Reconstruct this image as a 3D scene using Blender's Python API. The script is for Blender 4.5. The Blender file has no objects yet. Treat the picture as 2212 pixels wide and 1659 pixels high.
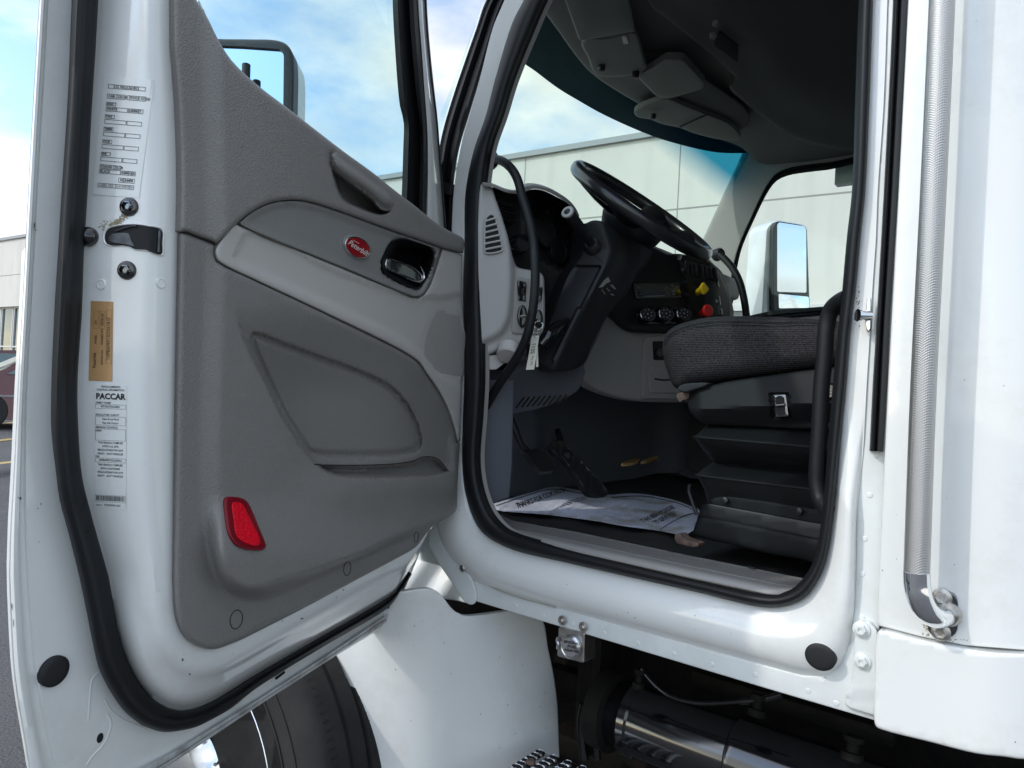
import bpy, bmesh, math, random
import numpy as np
from mathutils import Vector, Matrix
from mathutils.geometry import delaunay_2d_cdt
from mathutils.bvhtree import BVHTree
random.seed(7); np.random.seed(7)
R = math.radians
S = bpy.context.scene
COL = S.collection
# ------------------------------------------------------------- camera, sky, sun, exposure
EZ = 1.6                                   # eye height above the parking lot
F = 1560.; CX, CY = 1106., 829.5           # focal length / centre in units of a 2212 px wide picture
yaw, pit, rho = R(39), math.atan(20.5/F), math.atan(.055)
FW = np.array([-math.sin(yaw)*math.cos(pit), math.cos(yaw)*math.cos(pit), math.sin(pit)])
_r0 = np.array([math.cos(yaw), math.sin(yaw), 0.]); _u0 = np.cross(_r0, FW)
RC = math.cos(rho)*_r0+math.sin(rho)*_u0
UC = -math.sin(rho)*_r0+math.cos(rho)*_u0
CAM = np.array([0., -1.4, EZ])
cd = bpy.data.cameras.new('camera'); cam = bpy.data.objects.new('camera', cd); COL.objects.link(cam)
cd.sensor_width = 36; cd.lens = F/2212*36; cd.clip_start = .02; cd.clip_end = 3000
M = Matrix(((RC[0], UC[0], -FW[0], CAM[0]), (RC[1], UC[1], -FW[1], CAM[1]), (RC[2], UC[2], -FW[2], CAM[2]), (0, 0, 0, 1)))
cam.matrix_world = M
S.camera = cam
SUN_AZ = R(-30)      # direction towards the sun, measured from -Y towards -X
SUN_EL = R(38)
sdir = Vector((math.sin(SUN_AZ)*math.cos(SUN_EL), -math.cos(SUN_AZ)*math.cos(SUN_EL), math.sin(SUN_EL)))
sl = bpy.data.lights.new('sun', 'SUN'); sl.energy = .5; sl.angle = R(1.0); sl.color = (1, .95, .87)
so = bpy.data.objects.new('sun', sl); COL.objects.link(so); so.rotation_euler = sdir.to_track_quat('Z', 'Y').to_euler()
so.location = (-10, -10, 30)
W = bpy.data.worlds.new('World'); S.world = W; W.use_nodes = True
nt = W.node_tree; N = nt.nodes; L = nt.links; N.clear()
out = N.new('ShaderNodeOutputWorld'); bg = N.new('ShaderNodeBackground'); bg.inputs['Strength'].default_value = .1
sky = N.new('ShaderNodeTexSky'); sky.sky_type = 'NISHITA'; sky.sun_disc = False
sky.sun_elevation = SUN_EL; sky.sun_rotation = math.atan2(sdir.x, sdir.y); sky.air_density = 1.2; sky.dust_density = .6; sky.ozone_density = 2.5
tc = N.new('ShaderNodeTexCoord'); mp = N.new('ShaderNodeMapping'); mp.inputs['Scale'].default_value = (1.5, 1.5, 3.2); mp.inputs['Location'].default_value = (.35, .1, .2)
n1 = N.new('ShaderNodeTexNoise'); n1.inputs['Scale'].default_value = 1.7; n1.inputs['Detail'].default_value = 9; n1.inputs['Roughness'].default_value = .55
n2 = N.new('ShaderNodeTexNoise'); n2.inputs['Scale'].default_value = 4.2; n2.inputs['Detail'].default_value = 6
r1 = N.new('ShaderNodeValToRGB'); r1.color_ramp.elements[0].position = .42; r1.color_ramp.elements[1].position = .60
r2 = N.new('ShaderNodeValToRGB'); r2.color_ramp.elements[0].position = .3; r2.color_ramp.elements[1].position = .7
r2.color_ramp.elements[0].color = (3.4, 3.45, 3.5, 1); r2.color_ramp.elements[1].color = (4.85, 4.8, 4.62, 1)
mx = N.new('ShaderNodeMixRGB'); gain = N.new('ShaderNodeMixRGB'); gain.blend_type = 'MULTIPLY'; gain.inputs[0].default_value = 1; gain.inputs[2].default_value = (1.0, 1.0, .98, 1)
L.new(tc.outputs['Generated'], mp.inputs[0]); L.new(mp.outputs[0], n1.inputs[0]); L.new(mp.outputs[0], n2.inputs[0])
L.new(n1.outputs[0], r1.inputs[0]); L.new(n2.outputs[0], r2.inputs[0])
L.new(sky.outputs[0], gain.inputs[1]); L.new(gain.outputs[0], mx.inputs[1]); L.new(r2.outputs[0], mx.inputs[2]); L.new(r1.outputs[0], mx.inputs[0])
# sky brightening added towards the sun, out of view, to lift the white paint
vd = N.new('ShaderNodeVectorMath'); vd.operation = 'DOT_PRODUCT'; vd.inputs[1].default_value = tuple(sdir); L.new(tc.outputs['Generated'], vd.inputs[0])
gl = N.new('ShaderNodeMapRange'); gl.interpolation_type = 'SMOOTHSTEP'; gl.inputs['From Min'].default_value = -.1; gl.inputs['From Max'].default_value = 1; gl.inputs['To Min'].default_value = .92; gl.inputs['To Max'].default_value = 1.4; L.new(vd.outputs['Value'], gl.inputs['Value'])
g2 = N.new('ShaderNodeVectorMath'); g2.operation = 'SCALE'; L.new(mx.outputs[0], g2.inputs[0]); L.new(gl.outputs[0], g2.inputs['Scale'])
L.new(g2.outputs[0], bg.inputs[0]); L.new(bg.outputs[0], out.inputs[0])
S.view_settings.view_transform = 'Standard'; S.view_settings.look = 'None'; S.view_settings.exposure = 1.52; S.view_settings.gamma = 1
S.render.engine = 'CYCLES'; S.cycles.max_bounces = 8; S.cycles.transparent_max_bounces = 16
S.cycles.use_denoising = True; S.cycles.sample_clamp_indirect = 6

# ------------------------------------------------------------- helpers
def V(*a): return np.array(a, float)
def ray(uv):
    uv = np.atleast_2d(np.asarray(uv, float))
    d = FW[None]+((uv[:, 0]-CX)/F)[:, None]*RC[None]-((uv[:, 1]-CY)/F)[:, None]*UC[None]
    return d
def P(uv, pl, h=0):
    """pixels of the photograph -> points on plane pl lifted by h metres"""
    d = ray(uv); p0, n = pl; n = n/np.linalg.norm(n)
    t = ((p0-CAM)@n+np.asarray(h, float))/(d@n)
    return CAM+d*t[:, None] if np.ndim(t) else CAM+d*t
def P1(u, v, pl, h=0): return P([(u, v)], pl, h)[0]
def plane(p, n): return (np.array(p, float), np.array(n, float)/np.linalg.norm(n))
def proj(p):
    d = np.atleast_2d(p)-CAM; z = d@FW
    return np.stack([CX+F*(d@RC)/z, CY-F*(d@UC)/z], 1)
def Z(c, r, *pts):
    """points read off a 4x zoomed tile (col c, row r)"""
    return [(c*553+x/4, r*414.75+y/4) for x, y in pts]
def cr(pts, k=6, closed=False):
    """Catmull-Rom through points"""
    p = np.array(pts, float); n = len(p)
    if n < 3: return p
    o = []
    rng = range(n) if closed else range(n-1)
    for i in rng:
        if closed: a, b, c, d = p[i-1], p[i], p[(i+1) % n], p[(i+2) % n]
        else:
            b, c = p[i], p[i+1]; a = p[i-1] if i else 2*b-c; d = p[i+2] if i+2 < n else 2*c-b
        la, lb, lc = [max(1e-9, np.linalg.norm(q))**.5 for q in (b-a, c-b, d-c)]
        for j in range(k):
            t = j/k
            m1 = (c-b)+lb*((b-a)/la-(c-a)/(la+lb)); m2 = (c-b)+lb*((d-c)/lc-(d-b)/(lb+lc))
            t2, t3 = t*t, t*t*t
            o.append((2*t3-3*t2+1)*b+(t3-2*t2+t)*m1+(-2*t3+3*t2)*c+(t3-t2)*m2)
    if not closed: o.append(p[-1])
    return np.array(o)
def rs(pts, n, closed=False):
    p = np.array(pts, float)
    if closed: p = np.vstack([p, p[:1]])
    s = np.r_[0, np.cumsum(np.linalg.norm(np.diff(p, axis=0), axis=1))]
    t = np.linspace(0, s[-1], n+1)[:-1] if closed else np.linspace(0, s[-1], n)
    return np.stack([np.interp(t, s, p[:, i]) for i in range(p.shape[1])], 1)
def rnd_poly(pts, r, k=5):
    """polygon with rounded corners of radius r px"""
    p = np.array(pts, float); n = len(p); o = []
    for i in range(n):
        a, b, c = p[i-1], p[i], p[(i+1) % n]
        la, lc = np.linalg.norm(a-b), np.linalg.norm(c-b); rr = min(r, la*.45, lc*.45)
        s, e = b+(a-b)/la*rr, b+(c-b)/lc*rr
        for j in range(k+1):
            t = j/k; o.append((1-t)**2*s+2*t*(1-t)*b+t*t*e)
    return np.array(o)
def sd(poly, uv):
    """signed distance (px), positive inside"""
    poly = np.asarray(poly, float); a = poly; b = np.roll(poly, -1, 0)
    uv = np.atleast_2d(uv); best = np.full(len(uv), 1e18); ins = np.zeros(len(uv), bool)
    for p, q in zip(a, b):
        e = q-p; L2 = max(e@e, 1e-12); w = uv-p; t = np.clip((w@e)/L2, 0, 1)
        best = np.minimum(best, ((w-t[:, None]*e)**2).sum(1))
        c = (p[1] > uv[:, 1]) != (q[1] > uv[:, 1])
        if p[1] != q[1]:
            ins ^= c & (uv[:, 0] < (q[0]-p[0])*(uv[:, 1]-p[1])/(q[1]-p[1])+p[0])
    return np.where(ins, 1, -1)*np.sqrt(best)
def sm(x):
    x = np.clip(x, 0, 1); return x*x*(3-2*x)
def mk(name, verts, faces, mat, parent=None, smooth=True, ang=40, label=None, mats=None, fm=None):
    me = bpy.data.meshes.new(name)
    me.from_pydata([tuple(map(float, v)) for v in verts], [], [tuple(int(i) for i in f) for f in faces])
    for m in (mats or [mat]): me.materials.append(m)
    if fm is not None: me.polygons.foreach_set('material_index', fm)
    me.update()
    if smooth:
        me.polygons.foreach_set('use_smooth', [True]*len(me.polygons)); me.set_sharp_from_angle(angle=R(ang))
    o = bpy.data.objects.new(name, me); COL.objects.link(o)
    if parent is not None:
        o.parent = parent
        if parent.type == 'EMPTY': o.matrix_parent_inverse = Matrix.Translation(-parent.location)
    if label: o['label'] = label
    return o
class MB:
    """collects several shapes into one mesh"""
    def __init__(s): s.v = []; s.f = []; s.m = []; s.n = 0
    def add(s, v, f, m=0):
        s.v.extend([tuple(q) for q in v]); s.f.extend([tuple(i+s.n for i in g) for g in f]); s.m.extend([m]*len(f)); s.n = len(s.v); return s
    def build(s, name, mats, parent=None, **k):
        mats = mats if isinstance(mats, list) else [mats]
        return mk(name, s.v, s.f, None, parent, mats=mats, fm=s.m, **k)
def g_loft(rows, closed=False):
    n = len(rows[0]); v = [p for r in rows for p in r]; f = []
    for i in range(len(rows)-1):
        for j in range(n if closed else n-1):
            k = (j+1) % n; f.append((i*n+j, i*n+k, (i+1)*n+k, (i+1)*n+j))
    return v, f
def loft(name, rows, mat, parent=None, closed=False, **k):
    v, f = g_loft(rows, closed); return mk(name, v, f, mat, parent, **k)
def g_tube(path, r, n=12, sm_=6, caps=True, flat=1., up=None):
    p = cr(path, sm_) if sm_ > 1 else np.array(path, float); m = len(p)
    rr = np.interp(np.linspace(0, 1, m), np.linspace(0, 1, len(r)), r) if np.ndim(r) else np.full(m, r)
    t = np.gradient(p, axis=0); t /= np.linalg.norm(t, axis=1)[:, None]
    a = np.cross(t[0], up if up is not None else (0.13, .31, .9)); a /= np.linalg.norm(a); rows = []
    for i in range(m):
        if up is not None: a = np.cross(t[i], up)
        a = a-t[i]*(a@t[i]); a /= np.linalg.norm(a); b = np.cross(t[i], a)
        q = np.linspace(0, 2*math.pi, n, endpoint=False)
        rows.append(p[i]+rr[i]*(np.cos(q)[:, None]*a*flat+np.sin(q)[:, None]*b))
    v, f = g_loft(rows, True)
    if caps:
        f.append(tuple(range(n))[::-1]); f.append(tuple(range((m-1)*n, m*n)))
    return v, f
def tube(name, path, r, mat, parent=None, n=14, sm_=6, **k):
    v, f = g_tube(path, r, n, sm_, **{q: k.pop(q) for q in ('flat', 'up', 'caps') if q in k}); return mk(name, v, f, mat, parent, **k)
def frame(ax):
    ax = np.array(ax, float); ax /= np.linalg.norm(ax)
    a = np.cross(ax, (0, 0, 1)) if abs(ax[2]) < .9 else np.cross(ax, (1, 0, 0)); a /= np.linalg.norm(a)
    return a, np.cross(ax, a), ax
def g_lathe(c, ax, prof, n=20, sx=1., sy=1., seg=None):
    """prof: list of (radius, height along ax)"""
    a, b, ax = frame(ax); q = np.linspace(0, 2*math.pi, n, endpoint=False); v = []; f = []
    for r, h in prof: v += list(np.array(c)+h*ax+r*(np.cos(q)[:, None]*a*sx+np.sin(q)[:, None]*b*sy))
    for i in range(len(prof)-1):
        for j in range(n): f.append((i*n+j, i*n+(j+1) % n, (i+1)*n+(j+1) % n, (i+1)*n+j))
    m = (len(prof)-1)*n; f.append(tuple(range(m, m+n))); f.append(tuple(range(n))[::-1])
    return v, f
def lathe(name, c, ax, prof, mat, parent=None, n=20, **k):
    v, f = g_lathe(c, ax, prof, n, **{q: k.pop(q) for q in ('sx', 'sy') if q in k}); return mk(name, v, f, mat, parent, **k)
def g_box(c, s, rot=None, bev=0., seg=2):
    bm = bmesh.new(); bmesh.ops.create_cube(bm, size=1); bmesh.ops.scale(bm, vec=Vector(s), verts=bm.verts)
    if bev: bmesh.ops.bevel(bm, geom=bm.edges[:], offset=bev, segments=seg, profile=.5, affect='EDGES')
    if rot is not None: bmesh.ops.transform(bm, matrix=rot.to_4x4(), verts=bm.verts)
    bmesh.ops.translate(bm, vec=Vector(c), verts=bm.verts)
    bm.verts.index_update(); v = [tuple(x.co) for x in bm.verts]; f = [tuple(x.index for x in g.verts) for g in bm.faces]; bm.free()
    return v, f
def box(name, c, s, mat, parent=None, rot=None, bev=.004, **k):
    v, f = g_box(c, s, rot, bev); return mk(name, v, f, mat, parent, **k)
def g_sheet(outline, pl, h=0., hf=None, thick=.01, grid=8, rnd=None, extra=None, holes=(), pfun=None):
    """a panel of the given outline with a sculpted front, rounded rim and real thickness"""
    ol = np.array(outline, float); step = max(2.5, min(grid, 6))
    keep = [0]
    for i in range(1, len(ol)):
        if np.linalg.norm(ol[i]-ol[keep[-1]]) > 1.0: keep.append(i)
    if np.linalg.norm(ol[keep[-1]]-ol[0]) < 1.0: keep.pop()
    ol = ol[keep]; q = []
    for i in range(len(ol)):
        a, b = ol[i], ol[(i+1) % len(ol)]; m = max(1, int(np.linalg.norm(b-a)/max(step, grid*.8)))
        for j in range(m): q.append(a+(b-a)*j/m)
    ol = np.array(q); nb = len(ol)
    area = .5*np.sum(ol[:, 0]*np.roll(ol[:, 1], -1)-np.roll(ol[:, 0], -1)*ol[:, 1])
    if area < 0: ol = ol[::-1]
    x0, y0 = ol.min(0); x1, y1 = ol.max(0)
    gx, gy = np.meshgrid(np.arange(x0, x1, grid), np.arange(y0, y1, grid)); gx[1::2] += grid/2
    g = np.stack([gx.ravel(), gy.ravel()], 1); d = sd(ol, g); mind = (rnd[0] if rnd else 0)+grid*.35
    pts = [g[d > mind]]
    if rnd:
        tg = np.roll(ol, -1, 0)-np.roll(ol, 1, 0); tg /= np.maximum(np.linalg.norm(tg, axis=1), 1e-9)[:, None]
        nn = np.stack([-tg[:, 1], tg[:, 0]], 1)
        for fr in (.15, .45, 1.):
            c = ol+nn*rnd[0]*fr; dc = sd(ol, c); pts.append(c[dc > rnd[0]*fr*.8])
    if extra is not None:
        for e in extra:
            e = np.array(e, float); de = sd(ol, e); pts.append(e[de > 1.5])
    inner = np.vstack(pts); verts = [Vector(p) for p in np.vstack([ol, inner])]
    edges = [(i, (i+1) % nb) for i in range(nb)]; base = len(verts); hl = []
    for H in holes:
        H = np.array(H, float); s0 = len(verts); verts += [Vector(p) for p in H]; edges += [(s0+i, s0+(i+1) % len(H)) for i in range(len(H))]; hl.append(H)
    vo, eo, fo, ov, oe, of = delaunay_2d_cdt(verts, edges, [], 0, .01)
    uv = np.array([(p.x, p.y) for p in vo])
    fo = [f for f in fo if len(f) >= 3]
    cen = np.array([uv[list(f)].mean(0) for f in fo]); ok = sd(ol, cen) > 0
    for H in hl: ok &= sd(H, cen) < 0
    fo = [f for f, k in zip(fo, ok) if k]
    hh = np.full(len(uv), float(h))
    if hf is not None: hh = hh+hf(uv)
    if rnd:
        dd = np.clip(sd(ol, uv), 0, None)/rnd[0]; dd = np.clip(dd, 0, 1); hh -= rnd[1]*(1-np.sqrt(np.maximum(0, 1-(1-dd)**2)))
    PF = pfun or (lambda uv_, h_: P(uv_, pl, h_))
    pos = PF(uv, hh); v = list(pos); f = [tuple(x) for x in fo]
    if thick:
        from collections import Counter
        ec = {}
        for t in fo:
            for i in range(len(t)):
                a, b = t[i], t[(i+1) % len(t)]; ec[(a, b)] = ec.get((a, b), 0)+1
        bd = [(a, b) for (a, b) in ec if (b, a) not in ec]
        nrm = pl[1] if pl is not None else None
        mp_ = {}
        for a, b in bd:
            for q_ in (a, b):
                if q_ not in mp_: mp_[q_] = len(v); v.append(pos[q_]-pl[1]*thick)
        for a, b in bd: f.append((b, a, mp_[a], mp_[b]))
    return v, f
def sheet(name, outline, pl, mat, parent=None, **k):
    kk = {q: k.pop(q) for q in ('h', 'hf', 'thick', 'grid', 'rnd', 'extra', 'holes', 'pfun') if q in k}
    v, f = g_sheet(outline, pl, **kk); return mk(name, v, f, mat, parent, **k)
def band(name, A, B, pl, mat, parent=None, n=120, hs=(0, 0), k=8, closed=False, **kw):
    """a strip between two traced lines; hs = heights across it"""
    a = rs(cr(A, 6, closed), n, closed); b = rs(cr(B, 6, closed), n, closed); rows = []
    for i, hh in enumerate(hs): t = i/(len(hs)-1); rows.append(P(a*(1-t)+b*t, pl, hh))
    return loft(name, rows, mat, parent, closed, **kw)
def rings(poly, *ds):
    poly = rs(poly, max(40, int(len(poly)*1.2)), True); tg = np.roll(poly, -1, 0)-np.roll(poly, 1, 0); tg /= np.maximum(np.linalg.norm(tg, axis=1), 1e-9)[:, None]
    a = .5*np.sum(poly[:, 0]*np.roll(poly[:, 1], -1)-np.roll(poly[:, 0], -1)*poly[:, 1]); nn = np.stack([-tg[:, 1], tg[:, 0]], 1)*(1 if a > 0 else -1); o = []
    for d in ds:
        q = poly+nn*d; k = np.abs(np.abs(sd(poly, q))-abs(d)) < .35*abs(d)+.2; o.append(q[k])
    return o
def text2d(s, size=1., align='CENTER', shear=0., bold=0., sx=1.):
    c = bpy.data.curves.new('t', 'FONT'); c.body = s; c.size = size; c.align_x = align; c.align_y = 'CENTER'; c.shear = shear; c.offset = bold; c.resolution_u = 2
    o = bpy.data.objects.new('t', c); me = bpy.data.meshes.new_from_object(o)
    v = [(p.co.x*sx, p.co.y) for p in me.vertices]; f = [tuple(p.vertices) for p in me.polygons]
    bpy.data.objects.remove(o); bpy.data.meshes.remove(me); bpy.data.curves.remove(c)
    return v, f
def quadmap(q, w, h):
    """(x,y) in a w x h label (origin top left, y down) -> px in quad tl,tr,br,bl"""
    tl, tr, br, bl = [np.array(p, float) for p in q]
    def f(p):
        p = np.atleast_2d(p); s = (p[:, 0]/w)[:, None]; t = (p[:, 1]/h)[:, None]
        return (tl*(1-s)+tr*s)*(1-t)+(bl*(1-s)+br*s)*t
    return f
_bvh = {}
def hit(o, u, v):
    if o.name not in _bvh:
        me = o.data; _bvh[o.name] = BVHTree.FromPolygons([x.co.copy() for x in me.vertices], [tuple(p.vertices) for p in me.polygons])
    d = Vector(ray((u, v))[0]).normalized(); r = _bvh[o.name].ray_cast(Vector(CAM), d)
    if r[0] is None: return None
    n = r[1]; n = -n if n.dot(d) > 0 else n
    return np.array(r[0]), np.array(n)
def label_mesh(name, quad, w, h, items, place, base_mat, ink_mat, parent, ink2=None, nx=6, ny=12, lift=(.0007, .0013), rad=None):
    """printed label: a thin sheet with ink; place(px list, lift) -> 3D points"""
    q = quadmap(quad, w, h); m = MB()
    if base_mat is not None:
        g = [(w*i/nx, h*j/ny) for j in range(ny+1) for i in range(nx+1)]
        f = [(j*(nx+1)+i, j*(nx+1)+i+1, (j+1)*(nx+1)+i+1, (j+1)*(nx+1)+i) for j in range(ny) for i in range(nx)]
        m.add(place(q(g), lift[0]), f, 0)
    def strip(x0, y0, x1, y1, mi=1):
        k = max(1, int(max(abs(x1-x0)/w*14, abs(y1-y0)/h*24))); hz = abs(x1-x0) >= abs(y1-y0); pts = []
        for i in range(k+1):
            t = i/k
            pts += [(x0+(x1-x0)*t, y0), (x0+(x1-x0)*t, y1)] if hz else [(x0, y0+(y1-y0)*t), (x1, y0+(y1-y0)*t)]
        m.add(place(q(pts), lift[1]), [(2*i, 2*i+1, 2*i+3, 2*i+2) for i in range(k)], mi)
    for it in items:
        if it[0] == 't':
            _, x, y, sz, s, al = it[:6]; o = it[6] if len(it) > 6 else {}
            v, f = text2d(s, sz, al, o.get('shear', 0), o.get('bold', 0), o.get('sx', 1)); a = o.get('rot', 0); ca, sa = math.cos(a), math.sin(a)
            v = [(x+px*ca-py*sa*-1*-1, y-(px*sa+py*ca)) for px, py in v] if a else [(x+px, y-py) for px, py in v]
            if v: m.add(place(q(v), lift[1]), f, o.get('m', 1))
        elif it[0] == 'b':
            _, x0, y0, x1, y1, lw = it; strip(x0, y0, x1, y0+lw); strip(x0, y1-lw, x1, y1); strip(x0, y0, x0+lw, y1); strip(x1-lw, y0, x1, y1)
        elif it[0] == 'f': strip(*it[1:5], *(it[5:6] or [1]))
    return m.build(name, [x for x in (base_mat or ink_mat, ink_mat, ink2) if x], parent, smooth=False)
# ------------------------------------------------------------- materials
def paint_extra(m, n, l, b, co):
    # road specks and a trace of orange peel
    v = n.new('ShaderNodeTexVoronoi'); v.inputs['Scale'].default_value = 13; l.new(co, v.inputs['Vector']); lt_ = n.new('ShaderNodeMath'); lt_.operation = 'LESS_THAN'; lt_.inputs[1].default_value = .016; l.new(v.outputs['Distance'], lt_.inputs[0])
    v2 = n.new('ShaderNodeTexNoise'); v2.inputs['Scale'].default_value = 3.5; v2.inputs['Detail'].default_value = 10; v2.inputs['Roughness'].default_value = .75; l.new(co, v2.inputs[0]); r2_ = n.new('ShaderNodeValToRGB'); r2_.color_ramp.elements[0].position = .52; r2_.color_ramp.elements[1].position = .80; r2_.color_ramp.elements[0].color = (0, 0, 0, 1); r2_.color_ramp.elements[1].color = (.5, .5, .5, 1); l.new(v2.outputs[0], r2_.inputs[0])
    src = b.inputs['Base Color'].links[0].from_socket
    a = n.new('ShaderNodeMixRGB'); a.inputs[2].default_value = (.56, .54, .49, 1); l.new(r2_.outputs[0], a.inputs[0]); l.new(src, a.inputs[1])
    c = n.new('ShaderNodeMixRGB'); c.inputs[2].default_value = (.22, .20, .18, 1); l.new(lt_.outputs[0], c.inputs[0]); l.new(a.outputs[0], c.inputs[1]); l.new(c.outputs[0], b.inputs['Base Color'])
    o = n.new('ShaderNodeTexNoise'); o.inputs['Scale'].default_value = 130; o.inputs['Detail'].default_value = 1; l.new(co, o.inputs[0]); bp = n.new('ShaderNodeBump'); bp.inputs['Strength'].default_value = .10; bp.inputs['Distance'].default_value = .0006; l.new(o.outputs[0], bp.inputs['Height']); l.new(bp.outputs[0], b.inputs['Coat Normal'])
def scuff_extra(m, n, l, b, co):
    # pale shoe scuffs and dust on the door trim
    mp_ = n.new('ShaderNodeMapping'); mp_.inputs['Scale'].default_value = (6, 14, 34); mp_.inputs['Rotation'].default_value = (.5, .3, 0); l.new(co, mp_.inputs[0])
    v2 = n.new('ShaderNodeTexNoise'); v2.inputs['Scale'].default_value = 1.4; v2.inputs['Detail'].default_value = 11; v2.inputs['Roughness'].default_value = .8; l.new(mp_.outputs[0], v2.inputs[0]); r2_ = n.new('ShaderNodeValToRGB'); r2_.color_ramp.elements[0].position = .60; r2_.color_ramp.elements[1].position = .78; r2_.color_ramp.elements[0].color = (0, 0, 0, 1); r2_.color_ramp.elements[1].color = (.38, .38, .38, 1); l.new(v2.outputs[0], r2_.inputs[0])
    a = n.new('ShaderNodeMixRGB'); a.inputs[2].default_value = (.36, .35, .33, 1); l.new(r2_.outputs[0], a.inputs[0])
    ln = b.inputs['Base Color'].links
    if ln: l.new(ln[0].from_socket, a.inputs[1])
    else: a.inputs[1].default_value = b.inputs['Base Color'].default_value
    l.new(a.outputs[0], b.inputs['Base Color'])
def ior(v):
    def f(m, n, l, b, co): b.inputs['IOR'].default_value = v
    return f
MAT = {}
def mat(name, col, rough=.5, metal=0., coat=0., spec=.5, bump=None, mottle=None, alpha=None, coat_r=.04, sheen=0, extra=None):
    """bump=(kind, scale, strength, dist); mottle=(scale, amount, dark colour)"""
    m = bpy.data.materials.new(name); m.use_nodes = True; n = m.node_tree.nodes; l = m.node_tree.links; b = n['Principled BSDF']
    b.inputs['Base Color'].default_value = (*col, 1); b.inputs['Roughness'].default_value = rough; b.inputs['Metallic'].default_value = metal
    b.inputs['Coat Weight'].default_value = coat; b.inputs['Coat Roughness'].default_value = coat_r; b.inputs['Specular IOR Level'].default_value = spec
    if sheen: b.inputs['Sheen Weight'].default_value = sheen
    tc = n.new('ShaderNodeTexCoord'); co = tc.outputs['Object']
    if mottle:
        t = n.new('ShaderNodeTexNoise'); t.inputs['Scale'].default_value = mottle[0]; t.inputs['Detail'].default_value = 8; t.inputs['Roughness'].default_value = .6; l.new(co, t.inputs[0])
        rp = n.new('ShaderNodeValToRGB'); lo, hi = (mottle[3] if len(mottle) > 3 else (.35, .7)); rp.color_ramp.elements[0].position = lo; rp.color_ramp.elements[1].position = hi
        rp.color_ramp.elements[0].color = (*mottle[2], 1); rp.color_ramp.elements[1].color = (*col, 1)
        mxx = n.new('ShaderNodeMixRGB'); mxx.inputs[0].default_value = mottle[1]; mxx.inputs[1].default_value = (*col, 1)
        l.new(t.outputs[0], rp.inputs[0]); l.new(rp.outputs[0], mxx.inputs[2]); l.new(mxx.outputs[0], b.inputs['Base Color'])
        ra = n.new('ShaderNodeMath'); ra.operation = 'MULTIPLY_ADD'; ra.inputs[1].default_value = .22*mottle[1]; ra.inputs[2].default_value = rough-.1*mottle[1]; l.new(t.outputs[0], ra.inputs[0]); l.new(ra.outputs[0], b.inputs['Roughness'])
    if bump:
        kind, sc, st, ds = bump; bn = n.new('ShaderNodeBump'); bn.inputs['Strength'].default_value = st; bn.inputs['Distance'].default_value = ds
        if kind == 'noise': t = n.new('ShaderNodeTexNoise'); t.inputs['Scale'].default_value = sc; t.inputs['Detail'].default_value = 3; o = t.outputs[0]
        elif kind == 'leather':
            w = n.new('ShaderNodeTexNoise'); w.inputs['Scale'].default_value = sc*.6; l.new(co, w.inputs[0])
            ad = n.new('ShaderNodeMixRGB'); ad.blend_type = 'ADD'; ad.inputs[0].default_value = .004; l.new(co, ad.inputs[1]); l.new(w.outputs['Color'], ad.inputs[2]); co2 = ad.outputs[0]
            t = n.new('ShaderNodeTexVoronoi'); t.feature = 'DISTANCE_TO_EDGE'; t.inputs['Scale'].default_value = sc; l.new(co2, t.inputs['Vector']); o = t.outputs[0]
        elif kind == 'wave': t = n.new('ShaderNodeTexWave'); t.inputs['Scale'].default_value = sc; t.bands_direction = 'Z'; t.inputs['Distortion'].default_value = .3; o = t.outputs[0]
        if kind != 'leather': l.new(co, t.inputs[0])
        l.new(o, bn.inputs['Height']); l.new(bn.outputs[0], b.inputs['Normal'])
    if extra: extra(m, n, l, b, co)
    MAT[name] = m; return m
def glass(name, tint, refl=1., rough=0.0, haze=.0):
    m = bpy.data.materials.new(name); m.use_nodes = True; n = m.node_tree.nodes; l = m.node_tree.links; n.clear()
    o = n.new('ShaderNodeOutputMaterial'); t = n.new('ShaderNodeBsdfTransparent'); t.inputs[0].default_value = (*tint, 1)
    g = n.new('ShaderNodeBsdfGlossy'); g.inputs['Roughness'].default_value = rough; fr = n.new('ShaderNodeFresnel'); fr.inputs[0].default_value = 1.45
    mu = n.new('ShaderNodeMath'); mu.operation = 'MULTIPLY'; mu.inputs[1].default_value = refl; mx = n.new('ShaderNodeMixShader')
    l.new(fr.outputs[0], mu.inputs[0]); l.new(mu.outputs[0], mx.inputs[0]); l.new(t.outputs[0], mx.inputs[1]); l.new(g.outputs[0], mx.inputs[2]); l.new(mx.outputs[0], o.inputs[0])
    MAT[name] = m; return m

white = mat('white_paint', (.81, .82, .80), .30, coat=1., coat_r=.015, mottle=(5., .2, (.75, .765, .75)), extra=paint_extra)
whited = mat('white_paint_dull', (.74, .77, .76), .42, coat=.35, coat_r=.2, mottle=(11., .5, (.60, .61, .58), (.3, .62)))
dirty = mat('worn_sill_paint', (.62, .64, .64), .5, coat=.2, mottle=(16., .8, (.22, .20, .18), (.38, .56)))
rub = mat('black_rubber', (.008, .009, .011), .5, spec=.35, bump=('noise', 260, .12, .001))
rubm = mat('matt_black_rubber', (.012, .012, .014), .65)
trimd = mat('dark_grey_trim', (.236, .226, .215), .42, spec=.45, bump=('leather', 230, .7, .0018), mottle=(6., .5, (.205, .196, .187)), extra=scuff_extra)
trimk = mat('charcoal_trim', (.218, .209, .199), .40, spec=.45, bump=('leather', 230, .7, .0018), mottle=(5., .5, (.188, .180, .171)), extra=scuff_extra)
triml = mat('light_grey_trim', (.50, .482, .458), .45, spec=.4, bump=('leather', 300, .5, .0012), mottle=(4., .4, (.46, .443, .42)))
tweave = mat('accent_trim', (.225, .222, .215), .42, bump=('noise', 150, .25, .001))
wood = MAT['accent_trim']
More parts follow.
